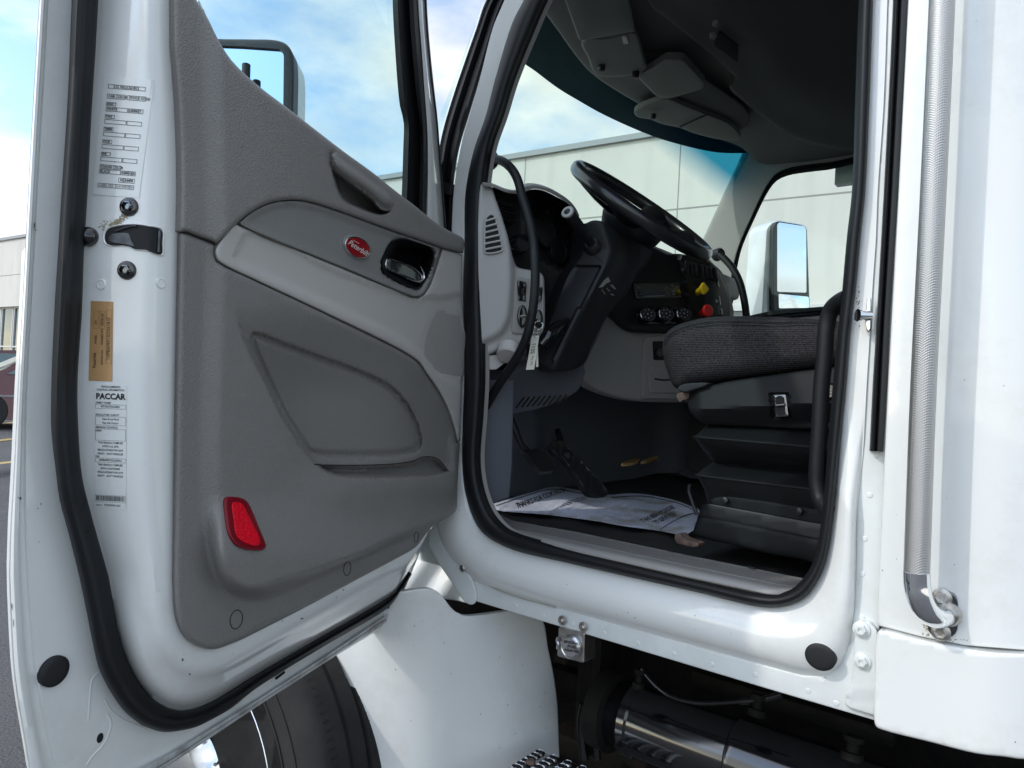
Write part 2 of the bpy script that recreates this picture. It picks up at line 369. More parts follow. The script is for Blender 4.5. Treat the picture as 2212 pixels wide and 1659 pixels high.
groove = mat('shadow_gap_plastic', (.008, .008, .008), .7)
chrome = mat('chrome', (.86, .87, .88), .07, metal=1.)
leverm = mat('smoked_chrome', (.50, .51, .53), .10, metal=1.)
chromed = mat('black_chrome', (.16, .17, .18), .10, metal=1.)
steel = mat('zinc_steel', (.55, .54, .52), .35, metal=1., mottle=(60., .6, (.30, .26, .22)))
gblk = mat('gloss_black', (.010, .010, .012), .12, coat=.6)
blk = mat('black_plastic', (.012, .013, .015), .42, bump=('noise', 500, .10, .0004))
dash = mat('dash_charcoal', (.016, .017, .019), .5, spec=.3, bump=('noise', 400, .12, .0005))
dashg = mat('dash_grey', (.42, .41, .395), .5, bump=('leather', 500, .15, .0005))
dashgd = mat('dash_mid_grey', (.32, .305, .293), .55, bump=('leather', 500, .15, .0005))
footw = mat('footwell_lining', (.115, .123, .140), .6, spec=.2, bump=('noise', 60, .1, .002))
floorm = mat('floor_rubber', (.014, .014, .014), .6, bump=('noise', 160, .2, .002), mottle=(14., .6, (.030, .027, .024)))
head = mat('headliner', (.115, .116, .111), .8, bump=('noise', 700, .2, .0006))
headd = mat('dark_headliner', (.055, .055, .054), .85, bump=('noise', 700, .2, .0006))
visorm = mat('visor_vinyl', (.135, .142, .134), .7, bump=('noise', 400, .1, .0006))
paper = mat('paper', (.72, .74, .80), .7)
ink = mat('black_ink', (.02, .02, .025), .6)
inkg = mat('faded_ink', (.07, .075, .08), .6)
tagp = mat('paper_tag', (.74, .72, .60), .6)
yel = mat('yellow_plastic', (.72, .50, .01), .35); redp = mat('red_plastic', (.50, .012, .012), .35)
sil = mat('silver_print', (.45, .47, .50), .4)
mirror = mat('mirror_glass', (.82, .86, .90), .01, metal=1.)
rimm = mat('polished_rim', (.86, .87, .88), .24, metal=1.)
alu = mat('aluminium', (.70, .71, .72), .22, metal=1., mottle=(12., .6, (.45, .46, .47)), bump=('noise', 30, .12, .003))
frameb = mat('chassis_black', (.006, .006, .007), .17, bump=('noise', 30, .35, .003), extra=ior(1.62))
tankm = mat('glossy_black_enamel', (.004, .004, .005), .13, bump=('noise', 9, .12, .003), extra=ior(1.85))
frameg = mat('grimy_chassis_black', (.006, .0058, .0055), .7, spec=.12, bump=('noise', 40, .5, .006), mottle=(20, .7, (.014, .012, .010)))
tyre = mat('tyre_rubber', (.017, .017, .018), .7, spec=.2, bump=('noise', 45, .2, .003), mottle=(7., .7, (.038, .036, .034)))
rust = mat('rusty_steel', (.20, .13, .10), .7, mottle=(60., .9, (.06, .04, .035)))
brass = mat('brass', (.80, .50, .20), .3, metal=1.)
G_door = glass('door_glass', (.72, .90, .90), 1.); G_ws = glass('windscreen_glass', (.78, .93, .87), .35); G_side = glass('side_glass', (.86, .95, .92), .8)
# ============================================================= SETTING
UP = V(0, 0, 1)
def gz(x, y):
    r = math.hypot(x-CAM[0], y-CAM[1]); return .43*float(sm((r-4.5)/9))
def add_asphalt(m, n, l, b, co):
    a = n.new('ShaderNodeTexNoise'); a.inputs['Scale'].default_value = 90; a.inputs['Detail'].default_value = 6; l.new(co, a.inputs[0])
    c = n.new('ShaderNodeTexNoise'); c.inputs['Scale'].default_value = .9; c.inputs['Detail'].default_value = 5; l.new(co, c.inputs[0])
    r = n.new('ShaderNodeValToRGB'); r.color_ramp.elements[0].position = .3; r.color_ramp.elements[1].position = .75; r.color_ramp.elements[0].color = (.035, .035, .037, 1); r.color_ramp.elements[1].color = (.17, .165, .165, 1)
    l.new(a.outputs[0], r.inputs[0]); m2 = n.new('ShaderNodeMixRGB'); m2.blend_type = 'MULTIPLY'; m2.inputs[0].default_value = .5; l.new(r.outputs[0], m2.inputs[1]); l.new(c.outputs[0], m2.inputs[2])
    g = n.new('ShaderNodeMixRGB'); g.blend_type = 'ADD'; g.inputs[0].default_value = 1; g.inputs[2].default_value = (.012, .012, .014, 1); l.new(m2.outputs[0], g.inputs[1]); l.new(g.outputs[0], b.inputs['Base Color'])
    bp = n.new('ShaderNodeBump'); bp.inputs['Strength'].default_value = .6; bp.inputs['Distance'].default_value = .006; l.new(a.outputs[0], bp.inputs['Height']); l.new(bp.outputs[0], b.inputs['Normal'])
asphalt = mat('asphalt', (.06, .06, .062), .85, extra=add_asphalt)
rr_ = [0, 1.5, 3, 4.5, 5.5, 6.5, 7.5, 8.5, 9.5, 10.5, 12, 13.5, 16, 25, 60, 200, 900]; gv = [(0, -1.4, 0)]; gf = []; NA = 64
for i, r in enumerate(rr_[1:]):
    for j in range(NA):
        a = 2*math.pi*j/NA; x, y = r*math.cos(a), -1.4+r*math.sin(a); gv.append((x, y, gz(x, y)))
for j in range(NA): gf.append((0, 1+j, 1+(j+1) % NA))
for i in range(len(rr_)-2):
    for j in range(NA): gf.append((1+i*NA+j, 1+(i+1)*NA+j, 1+(i+1)*NA+(j+1) % NA, 1+i*NA+(j+1) % NA))
o = mk('ground', gv, gf, asphalt, ang=80); o['kind'] = 'structure'
ypaint = mat('yellow_road_paint', (.55, .40, .12), .7, mottle=(9, .7, (.25, .2, .1)))
GP = plane((0, 0, .437), UP)
for i, y in enumerate((917, 952, 1001)):
    a, b, c, d = P([(-420, y+44), (75, y-11), (75, y-8+i*.4), (-420, y+48+i*1)], GP)
    o = mk('road_marking', [a, b, c, d], [(0, 1, 2, 3)], ypaint, smooth=False); o['kind'] = 'structure'
# --- building: one long tilt-up concrete wall with joints, coping and windows
A = CAM+ray((1383, 289))[0]*18.7
dW = ray((-1249, 697))[0]; dW[2] = 0; dW /= np.linalg.norm(dW); nW = np.cross(dW, UP)
if nW@(CAM-A) < 0: nW = -nW
WP = plane((A[0], A[1], 0), nW); TOP = A[2]+.1
def wx(u, v):
    p = P1(u, v, WP); return (p-WP[0])@dW, p[2]
def wpt(s, z, h=0): return WP[0]*V(1, 1, 0)+dW*s+nW*h+UP*z
def wall_streaks(m, n, l, b, co):
    mp_ = n.new('ShaderNodeMapping'); mp_.inputs['Scale'].default_value = (2.2, 2.2, .16); l.new(co, mp_.inputs[0]); v2 = n.new('ShaderNodeTexNoise'); v2.inputs['Scale'].default_value = 1.; v2.inputs['Detail'].default_value = 8; l.new(mp_.outputs[0], v2.inputs[0])
    r2_ = n.new('ShaderNodeValToRGB'); r2_.color_ramp.elements[0].position = .5; r2_.color_ramp.elements[1].position = .8; r2_.color_ramp.elements[0].color = (0, 0, 0, 1); r2_.color_ramp.elements[1].color = (.55, .55, .55, 1); l.new(v2.outputs[0], r2_.inputs[0])
    a = n.new('ShaderNodeMixRGB'); a.inputs[2].default_value = (.50, .49, .455, 1); l.new(r2_.outputs[0], a.inputs[0]); l.new(b.inputs['Base Color'].links[0].from_socket, a.inputs[1]); l.new(a.outputs[0], b.inputs['Base Color'])
bwall = mat('painted_concrete', (.70, .675, .61), .85, bump=('noise', 60, .3, .01), mottle=(.7, .5, (.58, .565, .53)), extra=wall_streaks)
bjoint = mat('joint_sealant', (.30, .29, .27), .8); coping = mat('grey_coping', (.30, .32, .33), .5)
bframe = mat('aluminium_frame', (.62, .62, .60), .4); bglass = mat('window_glass', (.05, .075, .08), .04, spec=1.)
B = bpy.data.objects.new('building', None); COL.objects.link(B); B.location = tuple(wpt(0, .4))
B['label'] = 'long pale concrete warehouse wall with grey coping behind the truck'; B['category'] = 'building'
def wbox(s0, s1, z0, z1, h0, h1):
    v = [wpt(s, z, h) for s in (s0, s1) for z in (z0, z1) for h in (h0, h1)]
    return v, [(0, 1, 3, 2), (4, 6, 7, 5), (0, 4, 5, 1), (2, 3, 7, 6), (0, 2, 6, 4), (1, 5, 7, 3)]
S0, S1 = -22, 62
sjs = sorted(wx(u, v)[0] for u, v in ((75, 560), (1134, 380), (1466, 400)))
j1, j2 = sjs[0], sjs[1]; pw = abs(j2-j1)
wl = wx(25, 662); wr = wx(1610, 661); wins = []
jl = sjs[-1]
m = MB(); m.add(*wbox(S0, jl-pw*1.2, .3, TOP-.25, -8, 0)); m.add(*wbox(jl-pw*1.2, S1, wl[1], TOP-.25, -8, 0)); m.add(*wbox(jl-pw*1.2, S1, .3, .75, -8, 0)); m.add(*wbox(jl-pw*1.2, S1, .75, wl[1], -8, -.35))
m.build('wall', bwall, B, smooth=False)
m = MB()
js = [j1+k*pw for k in range(-8, 9) if S0 < j1+k*pw < jl-.5*pw]+[jl, jl+pw, jl+2*pw, jl-pw] 
for s in js: m.add(*wbox(s-.014, s+.014, .3, TOP-.25, -.01, .003))
zj = (wx(1461, 452)[1], wx(1461, 452)[1]-2.6)
for z_ in zj[:1]: m.add(*wbox(S0, S1, z_-.02, z_+.02, -.01, .0035))
m.build('panel_joint', bjoint, B, smooth=False)
m = MB(); m.add(*wbox(S0, S1, TOP-.25, TOP-.10, -8, .10)); m.build('coping', coping, B, smooth=False)
# windows in the left bay (below the panels) and the service band on the right
for k in range(9):
    s0 = jl-.15-pw*.35+k*1.45
    f = MB(); s1 = s0+1.35
    for q in ((s0, s0+.07, .8, wl[1]), (s1-.07, s1, .8, wl[1]), (s0+.07, s1-.07, .8, .87), (s0+.07, s1-.07, wl[1]-.07, wl[1]), (s0+.07, s1-.07, 2.6, 2.67)): f.add(*wbox(*q, -.30, -.2))
    w_ = f.build('window', bframe, B, smooth=False); m = MB(); m.add(*wbox(s0+.07, s1-.07, .87, wl[1]-.07, -.29, -.27)); m.build('pane', bglass, w_, smooth=False)
sr = wr[0]
for k in range(-2, 3):
    s0 = sr+k*1.7; f = MB(); f.add(*wbox(s0-.8, s0+.8, wr[1]-.12, wr[1]-.0, .004, .09)); f.add(*wbox(s0-.8, s0+.8, wr[1]-.9, wr[1]-.84, .004, .06)); w_ = f.build('window', bframe, B, smooth=False)
    m = MB(); m.add(*wbox(s0-.8, s0+.8, wr[1]-.84, wr[1]-.12, .004, .02)); m.build('pane', bglass, w_, smooth=False)
# --- parked cars
carp = mat('maroon_car_paint', (.10, .008, .014), .25, coat=1., metal=.2); cglass = mat('car_glass', (.10, .16, .17), .03, spec=1.); ctyre = mat('car_tyre', (.02, .02, .02), .7)
def car(c, ang, label, sc=1.):
    e = bpy.data.objects.new('parked_car', None); COL.objects.link(e); e['label'] = label; e['category'] = 'car'; e['group'] = 'maroon cars parked by the building'
    prof = [(-2.35, .45), (-2.38, .75), (-2.2, .93), (-1.6, 1.0), (-1.05, 1.38), (-.55, 1.46), (.35, 1.44), (.75, 1.36), (1.35, 1.02), (2.1, .86), (2.32, .68), (2.36, .40), (2.2, .28), (-2.2, .28)]
    pf = cr(prof, 4, True); rows = []
    for y, k in ((-.88, .96), (-.90, 1), (.90, 1), (.88, .96)):
        rows.append([(p[0]*(1 if k == 1 else .99), y*(1-.22*max(0, p[1]-.95)/.5), .28+(p[1]-.28)*1.0) for p in pf])
    v, f = g_loft(rows, True); n = len(pf); f.append(tuple(range(n))); f.append(tuple(range(3*n, 4*n))[::-1])
    rot = Matrix.Translation(c) @ Matrix.Rotation(ang, 4, 'Z') @ Matrix.Scale(sc, 4)
    T = lambda vs: [tuple(rot @ Vector(p)) for p in vs]
    e.location = c
    def pt(nm, v, f, mt, par=e, **k): return mk(nm, T(v), f, mt, par, **k)
    body = pt('body', v, f, carp)
    for sgn in (-1, 1):
        g = MB()
        for poly in ([(-1.45, 1.02), (-1.0, 1.33), (-.35, 1.38), (-.35, 1.0)], [(-.27, 1.0), (-.27, 1.385), (.35, 1.37), (.72, 1.30), (1.15, 1.02)]):
            vv = [(p[0], sgn*(.905-.40*(max(0, p[1]-.95))+.03), p[1]) for p in poly]; g.add(vv, [tuple(range(len(vv)))])
        o = mk('side_window', T(g.v), g.f, cglass, body, smooth=False)
        for xx in (-1.45, 1.42):
            pr = [(.05, 0), (.2, .005), (.32, .0), (.335, .03), (.335, .19), (.3, .22)]
            v, f = g_lathe((xx, sgn*.74, .335), (0, sgn, 0), [(a, b_) for a, b_ in [(.335, -.02), (.335, .14), (.31, .165), (.2, .17), (.05, .15)]], 20); pt('wheel', v, f, ctyre)
        v, f = g_box((0, sgn*.905, .62), (3.6, .02, .035)); pt('side_moulding', v, f, chrome)
    ws = [(1.36, -.62, 1.045), (1.36, .62, 1.045), (.80, .56, 1.375), (.80, -.56, 1.375)]; pt('windscreen', ws, [(0, 1, 2, 3)], cglass, body, smooth=False)
    v, f = g_box((2.3, -.62, .66), (.1, .35, .14), bev=.02); pt('headlight', v, f, cglass); v, f = g_box((2.3, .62, .66), (.1, .35, .14), bev=.02); pt('headlight', v, f, cglass)
    return e
cp = CAM+ray((140, 915))[0]*14.6; car((cp[0], cp[1], gz(cp[0], cp[1])), R(262), 'maroon sedan nearest the open truck door, left edge of the picture')
cp = CAM+ray((25, 880))[0]*19.0; car((cp[0], cp[1], gz(cp[0], cp[1])), R(262), 'farther maroon car showing only its roof above the nearer sedan', 1.08)
# ============================================================= TRUCK
T = bpy.data.objects.new('semi_truck', None); COL.objects.link(T); T.location = (-1, 0, 0)
T['label'] = 'white day cab semi truck with its driver door swung wide open'; T['category'] = 'truck'
SP = plane((0, 0, 0), (0, -1, 0))
s1 = [(1131, 0), (1106, 50), (1068, 175), (1049, 250), (1023, 325), (1005, 415), (1003, 520), (1000, 640), (1003, 740), (1002, 830), (999, 917), (998, 1005), (1006, 1070), (1028, 1132), (1053, 1160), (1106, 1187), (1226, 1216), (1348, 1244), (1500, 1278), (1659, 1313), (1709, 1306), (1741, 1289), (1764, 1259), (1780, 1225), (1791, 1180), (1801, 1110), (1809, 1030), (1819, 930), (1829, 830), (1839, 702), (1850, 615), (1859, 515), (1869, 415), (1879, 200), (1886, 0), (1896, -200), (1906, -400), (1895, -475), (1850, -500), (1750, -455), (1600, -387), (1450, -319), (1330, -258), (1250, -200), (1180, -110)]
s1i = [(1176, 0), (1150, 60), (1106, 170), (1083, 245), (1060, 312), (1047, 390), (1041, 520), (1040, 640), (1042, 740), (1042, 830), (1038, 900), (1032, 1000), (1043, 1067), (1063, 1112), (1085, 1137), (1106, 1150), (1256, 1193), (1360, 1218), (1480, 1246), (1659, 1284), (1690, 1281), (1713, 1270), (1733, 1251), (1751, 1225), (1766, 1178), (1776, 1105), (1783, 1030), (1791, 930), (1799, 830), (1808, 735), (1818, 640), (1829, 515), (1840, 415), (1848, 200), (1855, 0), (1866, -200), (1876, -380), (1868, -440), (1840, -455), (1740, -410), (1600, -345), (1460, -282), (1360, -232), (1290, -180), (1222, -90)]
s2 = [(1091, 0), (1066, 60), (1040, 160), (1019, 235), (1000, 300), (982, 405), (976, 520), (972, 640), (970, 740), (966, 830), (958, 917), (945, 1030), (939, 1110), (946, 1160), (966, 1205), (1020, 1255), (1106, 1288), (1300, 1342), (1480, 1392), (1659, 1441), (1735, 1461), (1785, 1462), (1818, 1435), (1834, 1394), (1847, 1319), (1850, 1244), (1853, 1100), (1864, 960), (1871, 830), (1879, 700), (1885, 600), (1891, 515), (1895, 415), (1908, 220), (1916, 0), (1924, -200), (1934, -420), (1930, -505), (1870, -545), (1760, -505), (1600, -435), (1440, -362), (1310, -295), (1215, -225), (1140, -125)]
def xcurve(c, n=260):
    """same number of samples between matching anchors so the strips stay aligned"""
    k = 6; return cr(c, k, True)
A1, A1i, A2 = xcurve(s1), xcurve(s1i), xcurve(s2)
rows = []
rows.append(P(A1*.35+A1i*.65, SP, -.02)); rows.append(P(A1*.9+A1i*.1, SP, -.004))
for t, h in ((0, 0), (.08, .006), (.22, .014), (.42, .022), (.6, .024), (.76, .021), (.87, .013), (.93, .004), (.965, -.005), (1, -.007), (1.03, -.006)):
    rows.append(P(A1*(1-t)+A2*t, SP, h*np.clip((np.linalg.norm(A2-A1, axis=1)-46)/45, .0, 1)))
body = loft('cab_side', rows, white, T, True, ang=60)
# lower flange with the pinch weld, and the pillar face behind the weather strip
fl = [(973, 1205), (1020, 1254), (1106, 1287), (1300, 1341), (1480, 1391), (1659, 1440), (1735, 1460), (1785, 1461), (1817, 1435), (1833, 1394), (1846, 1319), (1849, 1244), (1852, 1100), (1863, 960), (1870, 830), (1884, 600), (1894, 415), (1915, 0), (1933, -420), (1965, -420), (1962, 0), (1945, 415), (1920, 830), (1912, 975), (1904, 1244), (1898, 1400), (1896, 1557), (1890, 1556), (1659, 1488), (1450, 1425), (1106, 1322), (1030, 1299), (1000, 1262)]
m = MB(); m.add(*g_sheet(fl, SP, h=-.004, thick=.006, grid=24, rnd=(3, .002)))
flange = m.build('pinch_weld_flange', whited, T)
# white metal bracket at the A pillar foot
sheet('hinge_bracket', cr([(941, 1130), (953, 1172), (973, 1202), (1000, 1216), (1012, 1240), (1023, 1262), (1028, 1297), (1020, 1306), (1004, 1300), (985, 1272), (962, 1238), (940, 1205), (925, 1165)], 3, True), SP, whited, T, h=.004, thick=.004, grid=12, rnd=(3, .002))
# weather seal bulb around the opening
nn = []
for t, h in ((0, -.006), (.02, .008), (.1, .016), (.22, .022), (.4, .026), (.6, .026), (.78, .021), (.9, .013), (.97, .004), (1, -.006)):
    nn.append(P(A1*(1-t)+A1i*t, SP, h))
nn.append(nn[-1]+V(0, .012, 0)); jamb = [nn[-1], nn[-1]+V(0, .015, 0)]
seal = loft('door_opening_seal', nn, rub, T, True, ang=70)
loft('door_jamb_trim', jamb, dashgd, T, True)
sealm = mat('seam_sealer', (.42, .40, .35), .7)
tube('seam_sealer', P([(944, 1132), (951, 1160), (966, 1188), (990, 1212), (1020, 1240), (1060, 1266), (1110, 1287), (1200, 1312)], SP, .0015), .0016, sealm, body, n=8)
# rivets / spot welds on the flange and pillar
for (u, v) in Z(2, 3, (35, 262), (272, 340), (525, 415), (795, 493), (1088, 580), (1398, 670), (1728, 765), (2102, 852))+Z(3, 3, (347, 992), (590, 1100), (812, 358))+Z(3, 2, (935, 620), (880, 960), (835, 1338), (812, 1640)):
    p, n_ = hit(flange, u, v) or (P1(u, v, SP), V(0, -1, 0)); lathe('rivet', p, n_, [(.0052, -.001), (.0052, .0004), (.0042, .0012), (.0030, .0013)], whited, flange, 16)
# pillar bracket with two bolts
br = Z(3, 3, (755, 400), (800, 385), (880, 400), (945, 470), (950, 1215), (910, 1205), (700, 1140), (672, 1115), (668, 1070), (680, 1000), (720, 920), (740, 800), (745, 600))
pb = sheet('pillar_bracket', rnd_poly(br, 6), SP, whited, T, h=.010, thick=.012, grid=14, rnd=(4, .003), hf=lambda uv: -.004*sm((uv[:, 1]-1500)/10))
for (u, v) in Z(3, 3, (808, 460), (815, 735)):
    p = P1(u, v, SP, .011); b_ = lathe('bolt', p, (0, -1, 0), [(.0145, -.001), (.0145, .002), (.013, .003)], whited, pb, 24); lathe('bolt_head', p, (0, -1, 0), [(.010, .002), (.010, .009), (.008, .011), (.0045, .011), (.0045, .008)], whited, b_, 6, smooth=False)
# rubber blanking plug in the sill
pg, pgn = hit(body, 1772, 1419); lathe('blanking_plug', pg, pgn+V(0,-.5,0), [(.0265, -.012), (.0265, .001), (.0235, .0035), (.018, .0045)], rubm, body, 36, sx=1.0, sy=.93)
# black two part weather strip between cab and rear panel
st1 = [(1929, -420), (1929, 0), (1923, 140), (1909, 415), (1893, 700), (1885, 830), (1878, 974)]; st2 = [(1968, -420), (1961, 0), (1953, 170), (1940, 415), (1922, 700), (1917, 830), (1908, 976)]
a = rs(st1, 40); b = rs(st2, 40)
q = [P(a*(1-t)+b*t, SP, h) for t, h in ((0, -.002), (.02, .014), (.12, .022), (.25, .024), (.38, .018), (.42, .008), (.46, .014), (.6, .018), (.8, .017), (.97, .015), (1., .0))]
v, f = g_loft(q); f.append(tuple(i*40+39 for i in range(len(q)))); mk('weather_strip', v, f, blk, T, ang=50)
# rear side panel
def rearh(uv):
    u = uv[:, 0]; return .034-.16*np.clip((u-2120)/420, 0, 1)**1.6-.5*np.clip((u-2420)/500, 0, 1)**2
rp = [(1962, -520), (1962, 0), (1941, 415), (1918, 830), (1899, 1244), (1895, 1345), (1900, 1352), (1984, 1374), (2084, 1394), (2212, 1404), (2500, 1400), (2700, 1350), (2700, -700)]
panel = sheet('rear_side_panel', rp, SP, white, T, thick=.03, grid=30, hf=rearh, rnd=(5, .004), ang=60)
lp = cr([(1894, 1372), (1900, 1362), (1984, 1380), (2084, 1400), (2160, 1410), (2300, 1410), (2500, 1385), (2560, 1400), (2560, 1500), (2540, 1560), (2380, 1620), (2212, 1640), (2171, 1635), (2109, 1628), (2009, 1603), (1907, 1577), (1893, 1570), (1888, 1555), (1889, 1500)], 4, True)
sheet('lower_skirt_panel', lp, SP, white, T, h=.014, thick=.035, grid=12, hf=rearh, rnd=(5, .006), ang=60)
# knurled grab rail on the rear panel
RP = plane((0, -.106, 0), (0, -1, 0))
rl = [(2052, -520), (2047, -300), (2035, 0), (2016, 415), (1995, 830), (1980, 1240)]
def knurl(m, n, l, b, co):
    mp_ = n.new('ShaderNodeMapping'); mp_.inputs['Rotation'].default_value = (0, R(8), 0); l.new(co, mp_.inputs[0])
    w = n.new('ShaderNodeTexWave'); w.inputs['Scale'].default_value = 150; w.bands_direction = 'DIAGONAL'; l.new(mp_.outputs[0], w.inputs[0])
    mp2 = n.new('ShaderNodeMapping'); mp2.inputs['Scale'].default_value = (-1, 1, 1); l.new(co, mp2.inputs[0]); w2 = n.new('ShaderNodeTexWave'); w2.inputs['Scale'].default_value = 150; w2.bands_direction = 'DIAGONAL'; l.new(mp2.outputs[0], w2.inputs[0])
    a = n.new('ShaderNodeMath'); a.operation = 'MULTIPLY'; l.new(w.outputs['Fac'], a.inputs[0]); l.new(w2.outputs['Fac'], a.inputs[1])
    bp = n.new('ShaderNodeBump'); bp.inputs['Strength'].default_value = 1; bp.inputs['Distance'].default_value = .0011; l.new(a.outputs[0], bp.inputs['Height']); l.new(bp.outputs[0], b.inputs['Normal'])
knurlm = mat('knurled_steel', (.62, .61, .595), .36, metal=1., extra=knurl)
rail = tube('grab_rail', P(rl, RP), .0185, knurlm, T, n=28, flat=1.)
bend = P([(1980, 1236), (1981, 1262), (1986, 1290)], RP).tolist()
bend += [P1(2000, 1318, plane((0, -.098, 0), (0, -1, 0))).tolist(), P1(2022, 1333, plane((0, -.078, 0), (0, -1, 0))).tolist(), P1(2042, 1330, plane((0, -.045, 0), (0, -1, 0))).tolist(), P1(2047, 1326, plane((0, -.02, 0), (0, -1, 0))).tolist()]
rb = tube('rail_end', bend, [.0193, .0193, .019, .0185, .0175, .016, .015], chrome, rail, n=28)
BP = plane((0, -.034, 0), (0, -1, 0))
mp = sheet('rail_bracket', rnd_poly(Z(3, 3, (1385, 130), (1640, 130), (1640, 540), (1375, 530)), 30), BP, chromed, rail, h=.005, thick=.006, grid=10, rnd=(3, .0015))
for (u, v) in Z(3, 3, (1505, 185), (1495, 485)):
    p = P1(u, v, BP, .005); b_ = lathe('bolt', p, (0, -1, 0), [(.0145, 0), (.0145, .002), (.0105, .004)], steel, rail, 28); lathe('bolt_head', p, (0, -1, 0), [(.0095, .003), (.0095, .008), (.008, .010), (.004, .0095)], steel, rail, 6, smooth=False)
p = P1(2045, 1326, BP, .006); v, f = g_lathe(p, (-.3, -1, -.1), [(.021, -.004), (.021, .004), (.017, .010), (.012, .012)], 30); mk('weld_collar', v, f, steel, rail)
grime = mat('brown_grime', (.33, .28, .21), .8); rg0 = random.Random(11); m = MB()
for k in range(150):
    if k < 70: u, v_ = 2003+rg0.gauss(0, 5), 1352+rg0.gauss(0, 9)
    elif k < 110: u, v_ = 2045+rg0.gauss(0, 16), 1381+abs(rg0.gauss(0, 3))*.6
    else: u, v_ = 1852+rg0.gauss(0, 4), 655+rg0.gauss(0, 20)
    r_ = abs(rg0.gauss(0, .9))+.35; tgt = panel if k < 110 else body
    hh0 = hit(tgt, u, v_)
    if hh0 is None: continue
    q_ = []
    for an in np.linspace(0, 6.28, 6, endpoint=False):
        h1_ = hit(tgt, u+r_*math.cos(an)*rg0.uniform(.6, 1.2), v_+r_*1.3*math.sin(an)*rg0.uniform(.6, 1.2))
        q_.append((h1_[0]+h1_[1]*.0006) if h1_ else hh0[0]+hh0[1]*.0006)
    m.add(q_, [tuple(range(6))])
m.build('grime_spots', grime, panel, smooth=False)
# striker pin on the B pillar
sk = P1(1880, 682, SP, .02); q = P1(1853, 681, SP, .035)
m = MB(); m.add(*g_tube([sk, q], .0088, 16, 1)); m.add(*g_tube([q+(q-sk)*.02, q-(q-sk)*.16], .0115, 16, 1)); 
m.add(*g_sheet(rnd_poly([(1874, 640), (1881, 645), (1880, 712), (1873, 720), (1869, 690)], 4), SP, h=.022, thick=.01, grid=8, rnd=(2, .001))); m.build('door_striker', chrome, T)
# roof, windscreen posts, far side of the cab
def wbx(x0, x1, y0, y1, z0, z1, **k): return g_box(((x0+x1)/2, (y0+y1)/2, (z0+z1)/2), (x1-x0, y1-y0, z1-z0), **k)
m = MB(); m.add(*wbx(-1.45, .45, .02, 2.05, 2.86, 3.0, bev=.05)); m.add(*wbx(.40, .46, .03, 2.04, 1.2, 2.9)); m.add(*wbx(-.95, .42, 2.0, 2.05, 2.62, 2.9)); m.add(*wbx(-1.75, .42, 2.0, 2.05, 1.05, 1.93)); m.add(*wbx(-1.75, .42, 1.98, 2.05, .95, 1.15)); m.add(*wbx(-.62, .42, 2.0, 2.05, 1.93, 2.62)); m.add(*wbx(-1.5, .45, .03, 2.04, 1.12, 1.20))
m.add(*wbx(-.16, .42, .0, .05, 1.2, 2.9))
m.build('cab_shell', whited, T)
# A pillar outer skin and its rubber (driver side)
op = [(1200, -160), (1120, -110), (1046, 0), (1026, 60), (1002, 130), (975, 210), (953, 285), (945, 330), (945, 420), (950, 520)]; ob = [(1215, -160), (1130, -110), (1054, 0), (1032, 60), (1007, 130), (980, 210), (958, 285), (950, 330), (950, 420), (955, 520)]
oc = [(1250, -150), (1180, -110), (1093, 0), (1070, 60), (1040, 160), (1016, 240), (990, 330), (978, 420), (974, 520), (970, 620)]
a, b, c = rs(cr(op, 5), 50), rs(cr(ob, 5), 50), rs(cr(oc, 5), 50)
loft('pillar_skin', [P(a, SP, -.05), P(a, SP, -.002), P(a*.4+b*.6, SP, .004), P(b, SP, -.006)], white, T)
rows = [P(b*(1-t)+c*t, SP, h) for t, h in ((0, -.012), (.1, .0), (.25, .004), (.4, -.004), (.5, -.012), (.6, -.004), (.8, .0), (.95, -.006), (1, -.014))]
loft('pillar_rubber', rows, rub, T, ang=60)
bx = sheet('hinge_stop', Z(1, 1, (1615, -95), (1690, -70), (1665, 20), (1625, 18)), SP, rubm, T, h=.012, thick=.03, grid=6)
# hood, cowl, fender
hv = []; hr = []
for x, w_, zt in ((-1.93, .86, 1.98), (-2.2, .84, 1.95), (-2.8, .80, 1.86), (-3.4, .72, 1.70), (-3.7, .60, 1.45)):
    prof = [(-w_, .9), (-w_, 1.45), (-w_*.97, zt-.22), (-w_*.86, zt-.06), (-w_*.6, zt), (0, zt+.03), (w_*.6, zt), (w_*.86, zt-.06), (w_*.97, zt-.22), (w_, 1.45), (w_, .9)]
    hr.append([(x, 1.03+a_, b_) for a_, b_ in cr(prof, 4)])
v, f = g_loft(hr); n0 = len(hr[0]); f.append(tuple(range(n0))); f.append(tuple(range((len(hr)-1)*n0, len(hr)*n0))); mk('hood', v, f, white, T)
FP = plane((-1.365, -.30, 0), (.93, -.36, 0))
fe = [(694, 1435), (650, 1340), (720, 1285), (864, 1277), (903, 1272), (925, 1271), (943, 1277), (958, 1291), (973, 1311), (988, 1324), (1006, 1330), (1050, 1326), (1106, 1319), (1150, 1322), (1172, 1339), (1184, 1399), (1196, 1457), (1204, 1519), (1207, 1594), (1209, 1660), (1209, 1850), (820, 1850), (805, 1740), (786, 1659), (773, 1614), (753, 1561), (728, 1506)]
fender = sheet('front_fender', cr(fe, 4, True), FP, white, T, thick=.012, grid=16, rnd=(4, .004), hf=lambda uv: -.26*np.clip((960-uv[:, 0]-.15*(uv[:, 1]-1300)*0)/300, 0, 1)**1.8-.05*np.clip((uv[:, 0]-1080)/140, 0, 1)**2, ang=60)
CP = plane((-1.5, .16, 0), (.35, -.93, 0))
